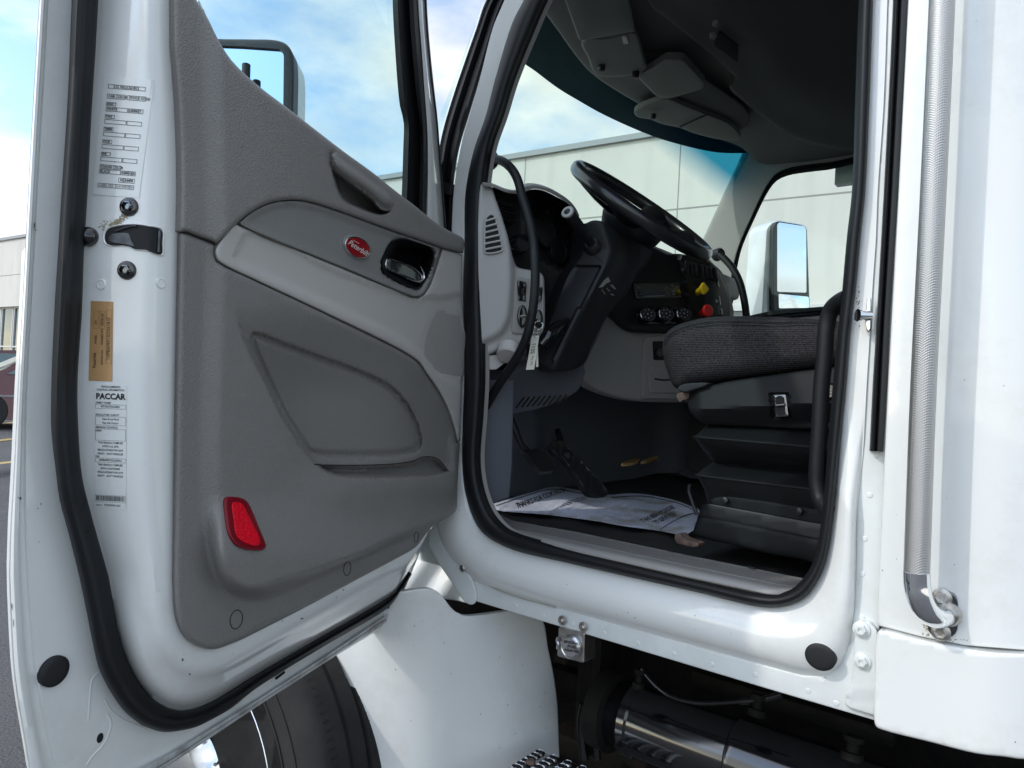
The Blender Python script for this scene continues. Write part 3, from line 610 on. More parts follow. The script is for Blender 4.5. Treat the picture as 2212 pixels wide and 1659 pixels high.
sheet('cowl_side', cr([(860, 1290), (868, 1240), (895, 1190), (935, 1120), (960, 1190), (990, 1235), (1012, 1270), (1026, 1300), (1012, 1303), (990, 1298), (960, 1294), (940, 1290), (900, 1296)], 4, True), CP, white, T, thick=.03, grid=12, rnd=(4, .004), hf=lambda uv: .012*np.sin((uv[:, 0]*.8+uv[:, 1]*.55)/11.))
# front wheel
wc = V(-1.845, -.39, .545); wax = V(.10, -.99, 0); m = MB()
tp = [(.335, -.02), (.355, .0), (.41, .012), (.46, .004), (.490, -.02), (.500, -.035), (.503, -.06), (.503, -.095), (.494, -.098), (.494, -.108), (.503, -.111), (.505, -.15), (.494, -.153), (.494, -.163), (.505, -.166), (.503, -.22), (.49, -.26), (.40, -.28), (.335, -.26)]
m.add(*g_lathe(wc, wax, tp, 96))
ta, tb_, tcx = frame(wax)
for k in range(150):
    an = 2*math.pi*k/150; d_ = math.cos(an)*ta+math.sin(an)*tb_; tg_ = -math.sin(an)*ta+math.cos(an)*tb_
    for (ax0, ax1, rr0) in ((-.108, -.122, .5050), (-.040, -.062, .5035), (-.166, -.180, .5055)):
        c_ = wc+d_*rr0; m.add([c_+tcx*ax0-tg_*.0016, c_+tcx*ax0+tg_*.0016, c_+tcx*ax1+tg_*.0026, c_+tcx*ax1-tg_*.0006], [(0, 1, 2, 3)], 1)
for (rr0, ax0) in ((.44, .0105), (.395, .0125), (.365, .006)):
    m.add(*g_lathe(wc, wax, [(rr0, ax0-.004), (rr0, ax0), (rr0-.004, ax0+.001), (rr0-.005, ax0-.004)], 80))
m.build('front_tyre', [tyre, groove], T, ang=30)
wr_ = [(.336, -.03), (.340, .002), (.332, .010), (.320, .004), (.311, -.02), (.290, -.045), (.240, -.055), (.16, -.015), (.12, .03), (.115, .06), (.08, .07)]
rim = lathe('wheel_rim', wc, wax, wr_, rimm, T, 64, ang=50)
ax_a, ax_b, _ = frame(wax)
for k in range(10):
    a_ = 2*math.pi*k/10+.1; d_ = math.cos(a_)*ax_a+math.sin(a_)*ax_b
    lathe('hand_hole', wc+d_*.245, wax, [(.030, -.10), (.030, -.0500), (.026, -.0485)], frameg, rim, 20)
    d2 = math.cos(a_+.31)*ax_a+math.sin(a_+.31)*ax_b; lathe('wheel_nut', wc+d2*.143, wax, [(.016, -.02), (.016, .02), (.012, .028)], chrome, rim, 6, smooth=False)
# chassis: rail, exhaust box cylinder, brackets, hoses
m = MB(); m.add(*wbx(-3.4, 3.0, .62, .70, .70, 1.02)); m.add(*wbx(-1.15, .45, .70, 1.9, 1.04, 1.10)); m.build('frame_rail', frameg, T)
box('dark_backing_plate', (-.6, .74, .62), (3.4, .03, .95), frameg, T)  # black backing plate, added to darken the space beneath the cab
def Pt(u, v, y): return P1(u, v, plane((0, y, 0), (0, -1, 0)))
c0, c1 = Pt(1335, 1541, .30), Pt(1335, 1541, .30)+V(1.5, 0, 0)
m = MB(); m.add(*g_lathe(c0-V(.01, 0, 0), (1, 0, 0), [(.02, -.012), (.070, -.010), (.084, 0), (.086, .05), (.092, .055), (.092, .075), (.086, .08), (.086, 1.5), (.07, 1.52)], 48)); m.build('air_tank', tankm, T, ang=50)
c2 = c0+V(.33, 0, 0); m = MB(); m.add(*g_lathe(c2, (1, 0, 0), [(.084, -.012), (.094, -.006), (.096, 0), (.093, .010), (.0925, 1.1), (.04, 1.11)], 48)); m.build('exhaust_pipe', tankm, T, ang=50)
m = MB(); m.add(*g_lathe(c0-V(.055, 0, 0), (1, 0, 0), [(.05, 0), (.10, .004), (.102, .05), (.088, .058)], 40)); m.build('tank_strap', frameg, T, ang=50)
for (pts, r, y) in (([(1385, 1445), (1400, 1465), (1440, 1500), (1500, 1518), (1560, 1518), (1600, 1515)], .0045, .2), ([(1310, 1385), (1302, 1420), (1290, 1470), (1285, 1560), (1290, 1640)], .012, .45), ([(1262, 1640), (1255, 1560), (1262, 1520)], .014, .45), ([(1600, 1515), (1640, 1512), (1690, 1500)], .008, .2)):
    tube('hose', [Pt(u, v, y) for u, v in pts], r, frameb, T, n=10)
for (u, v, r) in ((1384, 1447, .014), (1640, 1500, .018), (1845, 1590, .02)):
    p = Pt(u, v, .2); lathe('mounting_bolt', p, (0, -.2, -1), [(r, 0), (r, .01), (r*.6, .012), (r*.6, .03), (r*1.1, .031), (r*1.1, .045)], frameg, T, 12)
m = MB()
for (u, v, y, s) in ((1280, 1470, .5, (.05, .1, .34)), (1240, 1600, .5, (.12, .1, .06)), (1310, 1440, .45, (.03, .12, .2)), (1700, 1520, .5, (.5, .05, .04)), (1230, 1480, .58, (.3, .05, .10))): m.add(*g_box(Pt(u, v, y), s, bev=.006))
m.build('frame_bracket', frameg, T)
label_mesh('frame_tag', [(1248, 1560), (1296, 1566), (1296, 1574), (1248, 1568)], 10, 2, [('f', .5, .4, 2, 1.6), ('t', 6, 1, 1.3, 'MERITOR', 'CENTER')], lambda q, l: P(q, plane((0, .42, 0), (0, -1, 0)), l), sil, ink, T) if False else None
# heater socket
HP = plane((0, -.0, 0), (0, -1, 0)); 
hp = rnd_poly(Z(2, 3, (405, 440), (630, 492), (625, 752), (392, 692)), 5)
hs = sheet('heater_socket', hp, HP, steel, T, h=.004, thick=.045, grid=10, rnd=(3, .002))
pc = P1(1235, 1396, HP, .006); cap = lathe('socket_cap', pc, (0, -1, 0), [(.027, 0), (.027, .007), (.024, .009), (.022, .008), (.021, .009)], alu, hs, 36)
label_mesh('socket_lettering', [(1211, 1372), (1259, 1380), (1259, 1424), (1211, 1416)], 10, 10, [('t', 5, 3., 1.9, 'ENGINE/', 'CENTER', {'bold': .03}), ('t', 5, 5., 1.9, 'FUEL', 'CENTER', {'bold': .03}), ('t', 5, 7., 1.9, 'HEATER', 'CENTER', {'bold': .03})], lambda q, l: P(q, HP, .0155+l), None, ink, hs)
tube('hinge_clip', P(Z(2, 3, (400, 530), (392, 560), (400, 590), (395, 630)), HP, .012), .004, alu, hs, n=8)
for (u, v) in ((1215, 1340), (1260, 1354)):
    p = P1(u, v, SP, .006); b_ = lathe('bolt', p, (0, -1, 0), [(.011, 0), (.011, .002), (.009, .0025)], steel, flange, 24); lathe('bolt_head', p, (0, -1, 0), [(.0065, .002), (.0065, .008), (.005, .009)], steel, flange, 6, smooth=False)
p = P1(1000, 1227, SP, .008); lathe('bolt', p, (0, -1, 0), [(.010, 0), (.010, .003), (.007, .006)], steel, flange, 20)
# step with serrated tread
STP = plane((0, 0, .66), UP); so_ = [(1156, 1619), (1261, 1656), (1420, 1712), (1300, 1790), (1040, 1720), (1100, 1654)]
m = MB(); m.add(*g_sheet(so_, STP, thick=.03, grid=20, rnd=(3, .003)))
c3 = P(so_, STP)
for i in range(8):
    for j in range(6):
        s_, t_ = (i+.5)/8, (j+.6)/6; p = (c3[0]*(1-s_)+c3[2]*s_)*(1-t_)+(c3[5]*(1-s_)+c3[3]*s_)*t_
        m.add(*g_lathe(p, (0, 0, 1), [(.0155, .0005), (.0135, .004), (.0115, .0055), (.0105, .004)], 8)); m.add(*g_lathe(p, (0, 0, 1), [(.0100, .001), (.0100, .0045)], 12), 1)
m.build('step', [alu, groove], T)
rs_ = P1(1146, 1648, STP, .004); lathe('step_bolt', rs_, (0, 0, 1), [(.013, 0), (.013, .004), (.009, .008)], rust, T, 14)
# ============================================================= DRIVER DOOR (open)
DN = V(math.sin(R(74)), math.cos(R(74)), 0); DP = plane((-1.31, .03, 0), DN)
def anch(segs, ns):
    """several traced pieces, each resampled to a fixed count, joined end to end"""
    o = []
    for s, n in zip(segs, ns): o.append(rs(cr(s, 6), n)[:-1])
    o.append(np.array([segs[-1][-1]], float)); return np.vstack(o)
NS = (70, 50, 70)
C0 = anch([[(116, -420), (86, 0), (80, 100), (71, 250), (62, 415), (52, 615), (40, 830), (32, 1005), (24, 1155), (22, 1244)], [(22, 1244), (25, 1319), (32, 1444), (42, 1519), (55, 1594), (72, 1690), (95, 1760), (140, 1795)], [(140, 1795), (200, 1758), (350, 1663), (553, 1527), (703, 1430), (853, 1331), (858, 1310), (865, 1277)]], NS)
C1 = anch([[(180, -420), (156, 0), (149, 175), (145, 250), (134, 415), (125, 565), (119, 665), (112, 830), (112, 930), (120, 1005), (130, 1080), (150, 1155), (172, 1244)], [(172, 1244), (185, 1306), (200, 1381), (215, 1444), (240, 1494), (270, 1536), (307, 1566)], [(307, 1566), (350, 1580), (387, 1578), (425, 1569), (462, 1551), (500, 1529), (553, 1487), (703, 1394), (803, 1336), (840, 1311), (868, 1276), (890, 1240)]], NS)
C2 = anch([[(236, -420), (212, 0), (205, 125), (197, 250), (189, 415), (181, 540), (177, 665), (167, 830), (169, 930), (177, 1030), (195, 1105), (212, 1167), (234, 1244)], [(234, 1244), (245, 1306), (257, 1369), (275, 1426), (300, 1474), (332, 1511), (362, 1530)], [(362, 1530), (390, 1535), (425, 1530), (462, 1514), (500, 1491), (553, 1458), (678, 1386), (803, 1314), (848, 1284), (865, 1264), (885, 1236)]], NS)
C3 = anch([[(392, -420), (378, 0), (379, 100), (381, 132), (388, 225), (393, 325), (394, 415), (391, 515), (388, 665), (385, 830), (379, 1244)], [(379, 1244), (383, 1319), (393, 1356), (413, 1382), (437, 1397), (457, 1401)], [(457, 1401), (475, 1398), (512, 1386), (553, 1366), (678, 1302), (780, 1247), (850, 1210), (898, 1182), (915, 1160), (930, 1137)]], NS)
def mixc(a, b, t): return a*(1-t)+b*t
rows = []
rows.append(P(C0+(C1-C0)*-.02, DP, -.135)); rows.append(P(C0, DP, -.135)); rows.append(P(C0, DP, -.122)); 
for t, h in ((.05, -.117), (.13, -.116), (.16, -.122), (.24, -.123), (.28, -.118), (.5, -.117), (.8, -.114), (1, -.112)): rows.append(P(mixc(C0, C1, t), DP, h))
rows.append(P(mixc(C1, C2, .5), DP, -.108))
vw = np.concatenate([np.zeros(69), np.linspace(0, 1, 49), np.ones(70)])  # 0 on the lock side, 1 along the bottom
PROF = [(0, -.098), (.06, -.091), (.16, -.077), (.30, -.057), (.42, -.041), (.52, -.028), (.60, -.019), (.68, -.011), (.78, -.0085), (.92, -.007), (1.0, -.010), (1.02, -.03)]
PRB = [(0, -.098), (.06, -.080), (.16, -.055), (.30, -.040), (.42, -.034), (.52, -.024), (.60, -.016), (.68, -.012), (.78, -.010), (.92, -.009), (1.0, -.010), (1.02, -.03)]
for (t, h), (_, h2) in zip(PROF, PRB): rows.append(P(mixc(C2, C3, t), DP, h*(1-vw)+h2*vw))
v, f = g_loft(rows); m = MB(); m.add(v, f)
# outer skin and inner backing sheet close the shell
oo = np.vstack([C0[40:], [(930, 1137), (1000, 900), (1000, 520), (700, 300), (430, 0), (100, -150)]]); m.add(*g_sheet(oo[::4], DP, h=-.137, thick=.008, grid=60))
bb = [(395, 0), (400, 415), (388, 830), (384, 1244), (410, 1370), (457, 1390), (553, 1350), (780, 1240), (925, 1130), (985, 1080), (990, 830), (995, 530), (860, 440), (720, 330), (560, 200), (480, 120), (440, 20)]
m.add(*g_sheet(bb, DP, h=-.078, thick=.05, grid=60))
for i, q in enumerate((.3,)): pass
def dirt(mm, n, l, b, co):
    """greasy road dirt round the latch: a stain with its own place on the door"""
    b.inputs['Coat Weight'].default_value = 1
white_door = white
door = m.build('door', white, T, ang=55)
def D(px, lift=0.):
    """points on the door shell under the given pixels"""
    px = np.atleast_2d(px); o = []
    for u, v_ in px:
        r = hit(door, u, v_); o.append(P1(u, v_, DP, -.01+lift) if r is None else r[0]+r[1]*lift)
    return o
# dirty lower edge flange of the door
ed0 = rs([(140, 1795), (200, 1758), (350, 1663), (553, 1527), (703, 1430), (853, 1331)], 60); ed1 = rs([(150, 1748), (215, 1708), (380, 1622), (575, 1500), (712, 1412), (846, 1321)], 60); ed2 = ed0*.55+ed1*.45
loft('bottom_edge_trim', [P(ed0, DP, -.119), P(ed0, DP, -.108), P(ed0*.62+ed1*.38, DP, -.106), P(ed0*.58+ed1*.42, DP, -.113), P(ed0*.5+ed1*.5, DP, -.106), P(ed1, DP, -.104), P(ed1, DP, -.118)], dirty, door)
for (u0, v0, u1, v1) in ((596, 1466, 614, 1452), (838, 1314, 841, 1308)): tube('drain_slot', P([(u0, v0), (u1, v1)], DP, -.104), .0025, groove, door, n=8, sm_=1)
# door weather seal
rows = []
for t, h in ((-.02, -.112), (.0, -.094), (.08, -.084), (.2, -.077), (.38, -.074), (.5, -.078), (.6, -.083), (.8, -.082), (.95, -.084), (1.02, -.100)): rows.append(P(mixc(C1, C2, t), DP, h))
dseal = loft('door_seal', rows, rub, door, ang=60)
for (u, v_) in ((205, 6), (189, 390), (163, 775), (195, 1147), (288, 1491), (345, 1548), (397, 1546), (650, 1410), (775, 1333)):
    r = hit(dseal, u, v_)
    if r: lathe('seal_vent', r[0], r[1], [(.0028, -.001), (.0028, .0004)], groove, dseal, 10)
# ---- trim pieces -------------------------------------------------------
topedge = [(432, 12), (450, 42), (470, 83), (500, 130), (553, 181), (630, 240), (703, 297), (753, 335), (803, 371), (855, 413), (898, 446), (943, 482), (973, 500), (994, 510), (1002, 518), (1003, 530), (1000, 547)]
seamU = [(953, 535), (935, 529), (828, 492), (728, 455), (665, 436), (633, 432), (603, 434), (578, 440), (553, 452), (530, 467), (510, 485), (490, 505), (474, 521), (467, 527)]
seamL = [(467, 527), (450, 519), (425, 510), (405, 502), (389, 500)]
up = np.vstack([[(392, -420), (375, 0), (376, 100), (379, 132), (386, 225), (390, 325), (391, 415), (389, 499)], cr(seamL[::-1], 3), cr(seamU[::-1], 3), [(1000, 547)], cr(topedge[::-1], 3), [(424, 0), (415, -20), (416, -420)]])
rec = cr([(716, 366), (750, 389), (785, 415), (806, 432), (820, 449), (836, 455), (846, 452), (838, 462), (818, 466), (790, 458), (760, 446), (743, 437), (733, 425), (725, 405), (718, 380)], 4, True)
barp = cr([(716, 330), (753, 352), (803, 388), (845, 420), (853, 440), (842, 453), (826, 449), (790, 418), (717, 362)], 4, True)
def hup(uv):
    h = .014*sm((uv[:, 0]-(446+uv[:, 1]*.03)+20)/55)
    h -= .050*sm(sd(rec, uv)/8)
    h += .012*sm(sd(barp, uv)/14)
    h -= .006*np.exp(-((sd(np.vstack([barp]), uv))/3.)**2)*(uv[:, 0] > 708)*(uv[:, 0] < 722)
    return h
ut = sheet('upper_trim', up, DP, trimd, door, h=.012, thick=.03, grid=7, rnd=(9, .010), hf=hup, extra=[rec, barp]+rings(rec, 1.5, 3, 5, 7, 9, -1.5)+rings(barp, 2, 5, 8, -2, -4), ang=70)
ins = np.vstack([cr([(512, 485), (504, 486), (492, 500), (472, 525), (465, 545), (470, 562), (488, 575), (553, 606), (628, 641), (728, 688), (828, 736), (878, 763), (905, 782), (922, 807), (940, 832), (958, 862), (974, 900), (983, 930), (987, 953)], 4), [(993, 954), (997, 830)], cr([(1001, 770), (1008, 740), (1008, 728), (1003, 712), (999, 665), (998, 600), (999, 550)], 3), [(955, 537), (938, 592), (926, 622), (915, 637), (904, 643), (888, 641), (828, 617), (728, 575), (553, 504)]])
inner_i = cr([(535, 497), (505, 545), (500, 557), (560, 590), (700, 655), (850, 727), (905, 765), (945, 815), (1100, 860), (1100, 600), (950, 640), (740, 588)], 4, True)
gr_out = cr(Z(1, 1, (1590, 1015), (1680, 1043), (1775, 1078), (1785, 1160), (1815, 1235), (1800, 1400), (1783, 1600), (1660, 1582), (1560, 1560), (1500, 1490), (1450, 1420), (1440, 1340), (1470, 1200), (1520, 1080), (1550, 1030)), 4, True)
def hin(uv): return -.006*sm(sd(inner_i, uv)/9)-.0025*sm(sd(gr_out, uv)/2.)
it = sheet('armrest_panel', ins, DP, triml, door, h=.016, thick=.03, grid=8, rnd=(5, .007), hf=hin, extra=[inner_i, inner_i*.99+(7, 6)], ang=70)
acc = np.vstack([seamU[:0] or cr([(951, 536), (935, 530), (828, 493), (728, 456), (665, 437), (633, 433.5), (603, 435.5), (578, 441.5), (553, 453), (532, 467), (515, 482.5)], 4), cr([(515, 483.5), (553, 502), (728, 573), (828, 615), (888, 639), (903, 641), (913, 636), (924, 621), (936, 590), (951, 537)], 3)[1:]])
bez = cr(Z(1, 1, (1230, 405), (1300, 410), (1450, 450), (1520, 490), (1540, 540), (1520, 640), (1470, 760), (1430, 820), (1400, 838), (1340, 830), (1140, 730), (1095, 690), (1085, 610), (1110, 520), (1160, 440)), 4, True)
emc = V(772, 535)
def hac(uv): return .006*sm(1-sd(acc, uv)/16)-.002-.012*sm(sd(bez, uv)/3.)
at = sheet('accent_trim', acc, DP, tweave, door, h=.016, thick=.02, grid=7, rnd=(4, .006), hf=hac, extra=[(bez-bez.mean(0))*1.08+bez.mean(0)], holes=[rs((bez-bez.mean(0))*.94+bez.mean(0), 50, True)], ang=70)
# release handle: gloss black cup with a chrome lever
bin_ = (bez-bez.mean(0))*.90+bez.mean(0); mdn = bez.mean(0)
def hbz(uv): return .010*sm(1-sd(bez, uv)/7)-.042*sm((sd(bez, uv)-4)/26)
hz = sheet('handle_cup', (bez-mdn)*.985+mdn, DP, mat('handle_cup_black', (.004, .004, .005), .5, spec=.2), door, h=.009, thick=.01, grid=4, hf=hbz, rnd=(3, .003), extra=[(bez-mdn)*.93+mdn, (bez-mdn)*.85+mdn], ang=70)
lev = cr(Z(1, 1, (1128, 570), (1150, 563), (1220, 585), (1300, 612), (1380, 655), (1440, 710), (1452, 745), (1440, 775), (1412, 788), (1330, 762), (1250, 730), (1160, 690), (1118, 668), (1108, 625)), 4, True)
sheet('release_lever', lev, DP, leverm, door, h=.010, thick=.010, grid=3, rnd=(6, .006), hf=lambda uv: -.006*sm((uv[:, 0]-835)/40)*sm(1-(uv[:, 0]-835)/70)*1., ang=80)
tube('lever_edge', P(Z(1, 1, (1420, 640), (1450, 705), (1452, 745), (1425, 778), (1380, 775), (1300, 745)), DP, .011), [.001, .0022, .003, .003, .0022, .001], chrome, door, n=10)
# oval badge
th = np.linspace(0, 2*math.pi, 48, endpoint=False); ca, sa = math.cos(R(33)), math.sin(R(33))
def ell(c, a, b_, k=1.): return np.stack([c[0]+a*k*np.cos(th)*ca-b_*k*np.sin(th)*sa, c[1]+a*k*np.cos(th)*sa+b_*k*np.sin(th)*ca], 1)
def EL(k, c=(774, 535)): return ell(c, 31, 21.5, k)
sheet('badge_recess', EL(1.06, (770.5, 532)), DP, tweave, door, h=.0165, thick=.006, grid=4, rnd=(4, .002))
bd = sheet('badge', EL(1.), DP, chrome, door, h=.021, thick=.008, grid=4, rnd=(3, .002))
badred = mat('badge_red', (.26, .004, .010), .25, spec=.3)
sheet('badge_face', EL(.87), DP, badred, door, h=.0218, thick=.002, grid=4, hf=lambda uv: .001*sm(sd(EL(.87), uv)/12))
label_mesh('badge_lettering', [(757.5, 504), (807, 535.5), (790, 566), (740.5, 534.5)], 10, 6.2, [('t', 5.05, 3.25, 2.9, 'Peterbilt', 'CENTER', {'shear': .3, 'bold': 0, 'sx': .84}), ('f', 1.9, 1.55, 4.6, 1.68)], lambda q, l: P(q, DP, .0232+l), None, mat('badge_silver', (.75, .74, .72), .3), door)
# speaker grille
gq = gr_out; gm = mat('speaker_mesh', (.26, .252, .243), .6, bump=('wave', 260, .6, .0012))
gl = sheet('speaker_grille', (gq-gq.mean(0))*.985+gq.mean(0), DP, triml, door, h=.0085, thick=.004, grid=8, rnd=(2, .001))
m = MB(); g0 = gq.mean(0)
for k in range(46):
    y = 672+k*3.15; line = np.array([(912, y-14+0), (1012, y+12)]); tt = np.linspace(0, 1, 60)[:, None]; pp = line[0]*(1-tt)+line[1]*tt; ok = sd(gq, pp) > 2.5
    if ok.sum() > 2:
        s_ = pp[ok]; a, b = s_[0], s_[-1]; pts = P([a-(0, .4), b-(0, .4), b+(0, .4), a+(0, .4)], DP, .0091); m.add(pts, [(0, 1, 2, 3)])
m.build('grille_slots', mat('grille_slot_grey', (.21, .205, .197), .6), gl, smooth=False)
# lower trim with map pocket
lo = np.vstack([cr([(389, 503), (405, 504.5), (425, 512.5), (450, 521.5), (466, 529.5)], 3), [(463, 547), (468, 564)], cr([(486, 577), (553, 608), (628, 643), (728, 690), (828, 738), (878, 765), (904, 784), (920, 808), (938, 834), (956, 863), (972, 901), (981, 931), (985, 956)], 3), [(993, 957)], cr([(990, 1010), (988, 1055), (987, 1092), (983, 1105), (975, 1112), (943, 1131), (932, 1139), (915, 1160), (898, 1181), (853, 1208), (784, 1245), (678, 1301), (553, 1364), (512, 1385), (475, 1400), (457, 1403), (435, 1399), (410, 1384), (390, 1356), (380, 1319), (376, 1244)], 3), [(382, 830), (385, 665), (388, 515)]])
K = cr([(466, 300), (462, 500), (456, 650), (449, 850), (446, 1000), (452, 1120), (466, 1215), (488, 1262), (525, 1284), (560, 1286), (620, 1266), (678, 1243), (800, 1192), (930, 1134), (1010, 1100), (1040, 900), (1040, 700), (1040, 300), (700, 200)], 4, True)
Vv = cr([(503, 620), (514, 700), (530, 750), (550, 790), (575, 835), (592, 870), (613, 912), (637, 948), (660, 980), (685, 1009), (703, 1021), (728, 1029), (828, 1033), (903, 1030), (965, 1021), (985, 1018), (985, 960), (1005, 880), (975, 800), (890, 725), (775, 665), (650, 605), (560, 560), (508, 560)], 4, True)
MP = cr([(545, 718), (560, 719), (620, 742), (700, 771), (780, 800), (838, 828), (873, 860), (895, 895), (909, 930), (913, 955), (907, 972), (888, 983), (803, 990), (740, 990), (668, 984), (655, 972), (640, 948), (612, 905), (590, 862), (565, 808), (545, 760), (539, 735)], 4, True)
PS = cr([(681, 1005.5), (728, 1006), (778, 1006.5), (853, 1003.5), (895, 996.5), (908, 990), (925, 988), (943, 992), (958, 1005), (969, 1018), (962, 1023), (930, 1029), (903, 1031), (828, 1034), (728, 1030.5), (705, 1021), (690, 1012)], 4, True)
BL = cr([(455, 1030), (720, 1040), (990, 1025), (1000, 1110), (930, 1140), (800, 1190), (680, 1240), (560, 1284), (500, 1265), (462, 1190)], 4, True)
def hlo(uv):
    k = sd(K, uv); bt = sm((uv[:, 1]-1060)/150); rt = sm((uv[:, 0]-560)/220)*bt; wd = 55-20*bt-24*rt; h = (.014+.034*bt)*sm((k+wd*.38)/wd)
    h -= .012*sm((470-uv[:, 0])/60)*0
    vv = sd(Vv, uv); lf = sm((900-uv[:, 0])/260)
    h -= (.008+.036*lf)*sm(vv/(5+16*(1-lf)))*sm((uv[:, 1]-650)/220)
    h -= .012*sm((sd(MP, uv)+1)/6)-.006*sm((sd(MP, uv)-8)/10)
    h -= .024*sm(sd(PS, uv)/8)
    h += .016*sm(1-np.abs(uv[:, 1]-1062)/70)*sm((uv[:, 0]-600)/180)
    return h
lt = sheet('lower_trim', lo, DP, trimk, door, h=.008, thick=.03, grid=6, rnd=(10, .012), hf=hlo, extra=[K, Vv, MP, PS]+rings(K, -4, -2, 2, 4, 7)+rings(Vv, 2.5, 5, 8, -2.5)+rings(MP, 2, 4.5, 8, 12, 16, -2)+rings(PS, 1.5, 3, 5, 7, -1.5, -4), ang=75)
def onto(o, px, lift=0.):
    return [(lambda r: P1(u, v_, DP, .02+lift) if r is None else r[0]+r[1]*lift)(hit(o, u, v_)) for u, v_ in np.atleast_2d(px)]
# thin dark seam round the pocket liner
tube('pocket_seam', onto(lt, rs(cr([(679, 1003.5), (728, 1005), (778, 1005), (853, 1002), (895, 995), (908, 988.5), (925, 986.5), (943, 990), (958, 1004), (970, 1019)], 4), 40), .0003), .0012, groove, lt, n=6, sm_=1)
# trim screw caps
for (cx_, cy_, a_, b__, tl) in ((510, 1338, 13, 20.5, 12), (750, 1228, 7.5, 15, 8), (899, 1160, 4.5, 11, 5)):
    ct, st = math.cos(R(tl)), math.sin(R(tl)); e_ = np.stack([cx_+a_*np.cos(th)*ct-b__*np.sin(th)*st, cy_+a_*np.cos(th)*st+b__*np.sin(th)*ct], 1)
    pts = onto(lt, e_, .0003); tube('screw_cap', pts+[pts[0]], .0008, groove, lt, n=6, sm_=1)
# red reflector
ro = cr([(482, 1082), (486, 1075), (495, 1072.5), (520, 1075.5), (530, 1082), (537, 1093), (553, 1130), (569, 1170), (571, 1180), (565, 1187), (553, 1189), (525, 1186), (508, 1178), (496, 1163), (489, 1145), (484, 1110)], 4, True)
ri = cr([(497, 1085), (511, 1084), (518, 1088), (524, 1098), (540, 1130), (556, 1166), (553, 1176), (548, 1178), (532, 1175), (515, 1166), (505, 1155), (500, 1125)], 4, True)
rc_ = mat('reflector_rim', (.17, .004, .012), .3, spec=.3)
def retro(m, n, l, b, co):
    w = n.new('ShaderNodeTexVoronoi'); w.inputs['Scale'].default_value = 330; l.new(co, w.inputs[0]); r = n.new('ShaderNodeValToRGB'); r.color_ramp.elements[0].color = (.95, .01, .04, 1); r.color_ramp.elements[1].color = (.62, .002, .012, 1); r.color_ramp.elements[1].position = .6; l.new(w.outputs['Distance'], r.inputs[0]); l.new(r.outputs[0], b.inputs['Base Color'])
    bp = n.new('ShaderNodeBump'); bp.inputs['Strength'].default_value = .5; bp.inputs['Distance'].default_value = .001; l.new(w.outputs['Distance'], bp.inputs['Height']); l.new(bp.outputs[0], b.inputs['Normal'])
rred = mat('reflector_lens', (.8, .01, .03), .35, spec=.2, extra=retro)
hh_ = max(float((q_-DP[0])@DP[1]) for q_ in onto(lt, [(525, 1130), (500, 1085), (560, 1175), (505, 1165)]))-.001
rp_h = lambda q, h: np.array([(lambda r: P1(u, v_, DP, hh_+hx) if r is None else r[0]+DN*hx)(hit(lt, u, v_)) for (u, v_), hx in zip(q, h)])
rf = sheet('reflector', ro, DP, rc_, door, h=.005, thick=.008, grid=5, rnd=(3, .003), pfun=rp_h); sheet('reflector_lens', ri, DP, rred, door, h=.0062, thick=.003, grid=5, rnd=(2, .0008), pfun=rp_h)
# ---- glass, run channel, front window frame ------------------------------
gl_o = [(398, -425), (398, 200), (560, 240), (720, 360), (850, 470), (905, 480), (890, 330), (872, 200), (860, 60), (852, -20), (850, -200), (846, -425)]
gv_ = P(gl_o, DP, -.075); v2 = gv_-DN*.004; n_ = len(gl_o)
mk('window_glass', gv_, [tuple(range(n_))], G_door, door, smooth=False)
e0 = [(846, -430), (848, 0), (853, 100), (864, 230), (872, 262), (871, 320), (868, 415), (863, 520)]; e1 = [(884, -430), (884, 0), (890, 100), (902, 230), (907, 270), (908, 320), (906, 415), (903, 520)]; e2 = [(901, -430), (902, 0), (909, 100), (917, 220), (921, 280), (922, 340), (921, 415), (917, 520)]
e3 = [(917, -430), (918, 0), (927, 125), (935, 200), (943, 262), (948, 330), (953, 400), (958, 470), (962, 540)]; e4 = [(921, -430), (922, 0), (931, 125), (939, 200), (946, 262), (951, 330), (957, 400), (963, 470), (968, 540)]
q0, q1, q2, q3, q4 = [rs(cr(e, 5), 50) for e in (e0, e1, e2, e3, e4)]
loft('run_channel', [P(q0, DP, -.11), P(q0, DP, -.073), P(q0*.7+q1*.3, DP, -.060), P(q0*.35+q1*.65, DP, -.064), P(q0*.3+q1*.7, DP, -.072), P(q1, DP, -.070), P(q1, DP, -.058), P(q1*.5+q2*.5, DP, -.048), P(q2, DP, -.056), P(q2, DP, -.085)], rub, door, ang=50)
loft('window_frame', [P(q2, DP, -.10), P(q2, DP, -.062), P(q2*.9+q3*.1, DP, -.055), P(q2*.6+q3*.4, DP, -.052), P(q2*.45+q3*.55, DP, -.060), P(q3, DP, -.075), P(q3, DP, -.12)], white, door, ang=60)
loft('frame_edge_seal', [P(q3, DP, -.075), P(q3*.5+q4*.5, DP, -.070), P(q4, DP, -.078), P(q4, DP, -.12)], rubm, door)
tp0 = [(116, -425), (420, -425), (700, -430), (921, -430)]; tp1 = [(110, -520), (420, -520), (700, -500), (900, -480)]
m = MB(); a, b = rs(tp0, 30), rs(tp1, 30); m.add(*g_loft([P(a, DP, -.12), P(a, DP, -.05), P(a*.5+b*.5, DP, -.03), P(b, DP, -.05), P(b, DP, -.12)])); m.build('window_frame', white, door)
a = rs([(396, -425), (392, 0), (394, 140)], 20); b = rs([(420, -425), (424, 0), (440, 140)], 20)
loft('run_channel', [P(a, DP, -.10), P(a, DP, -.05), P(b, DP, -.05), P(b, DP, -.10)], rub, door)
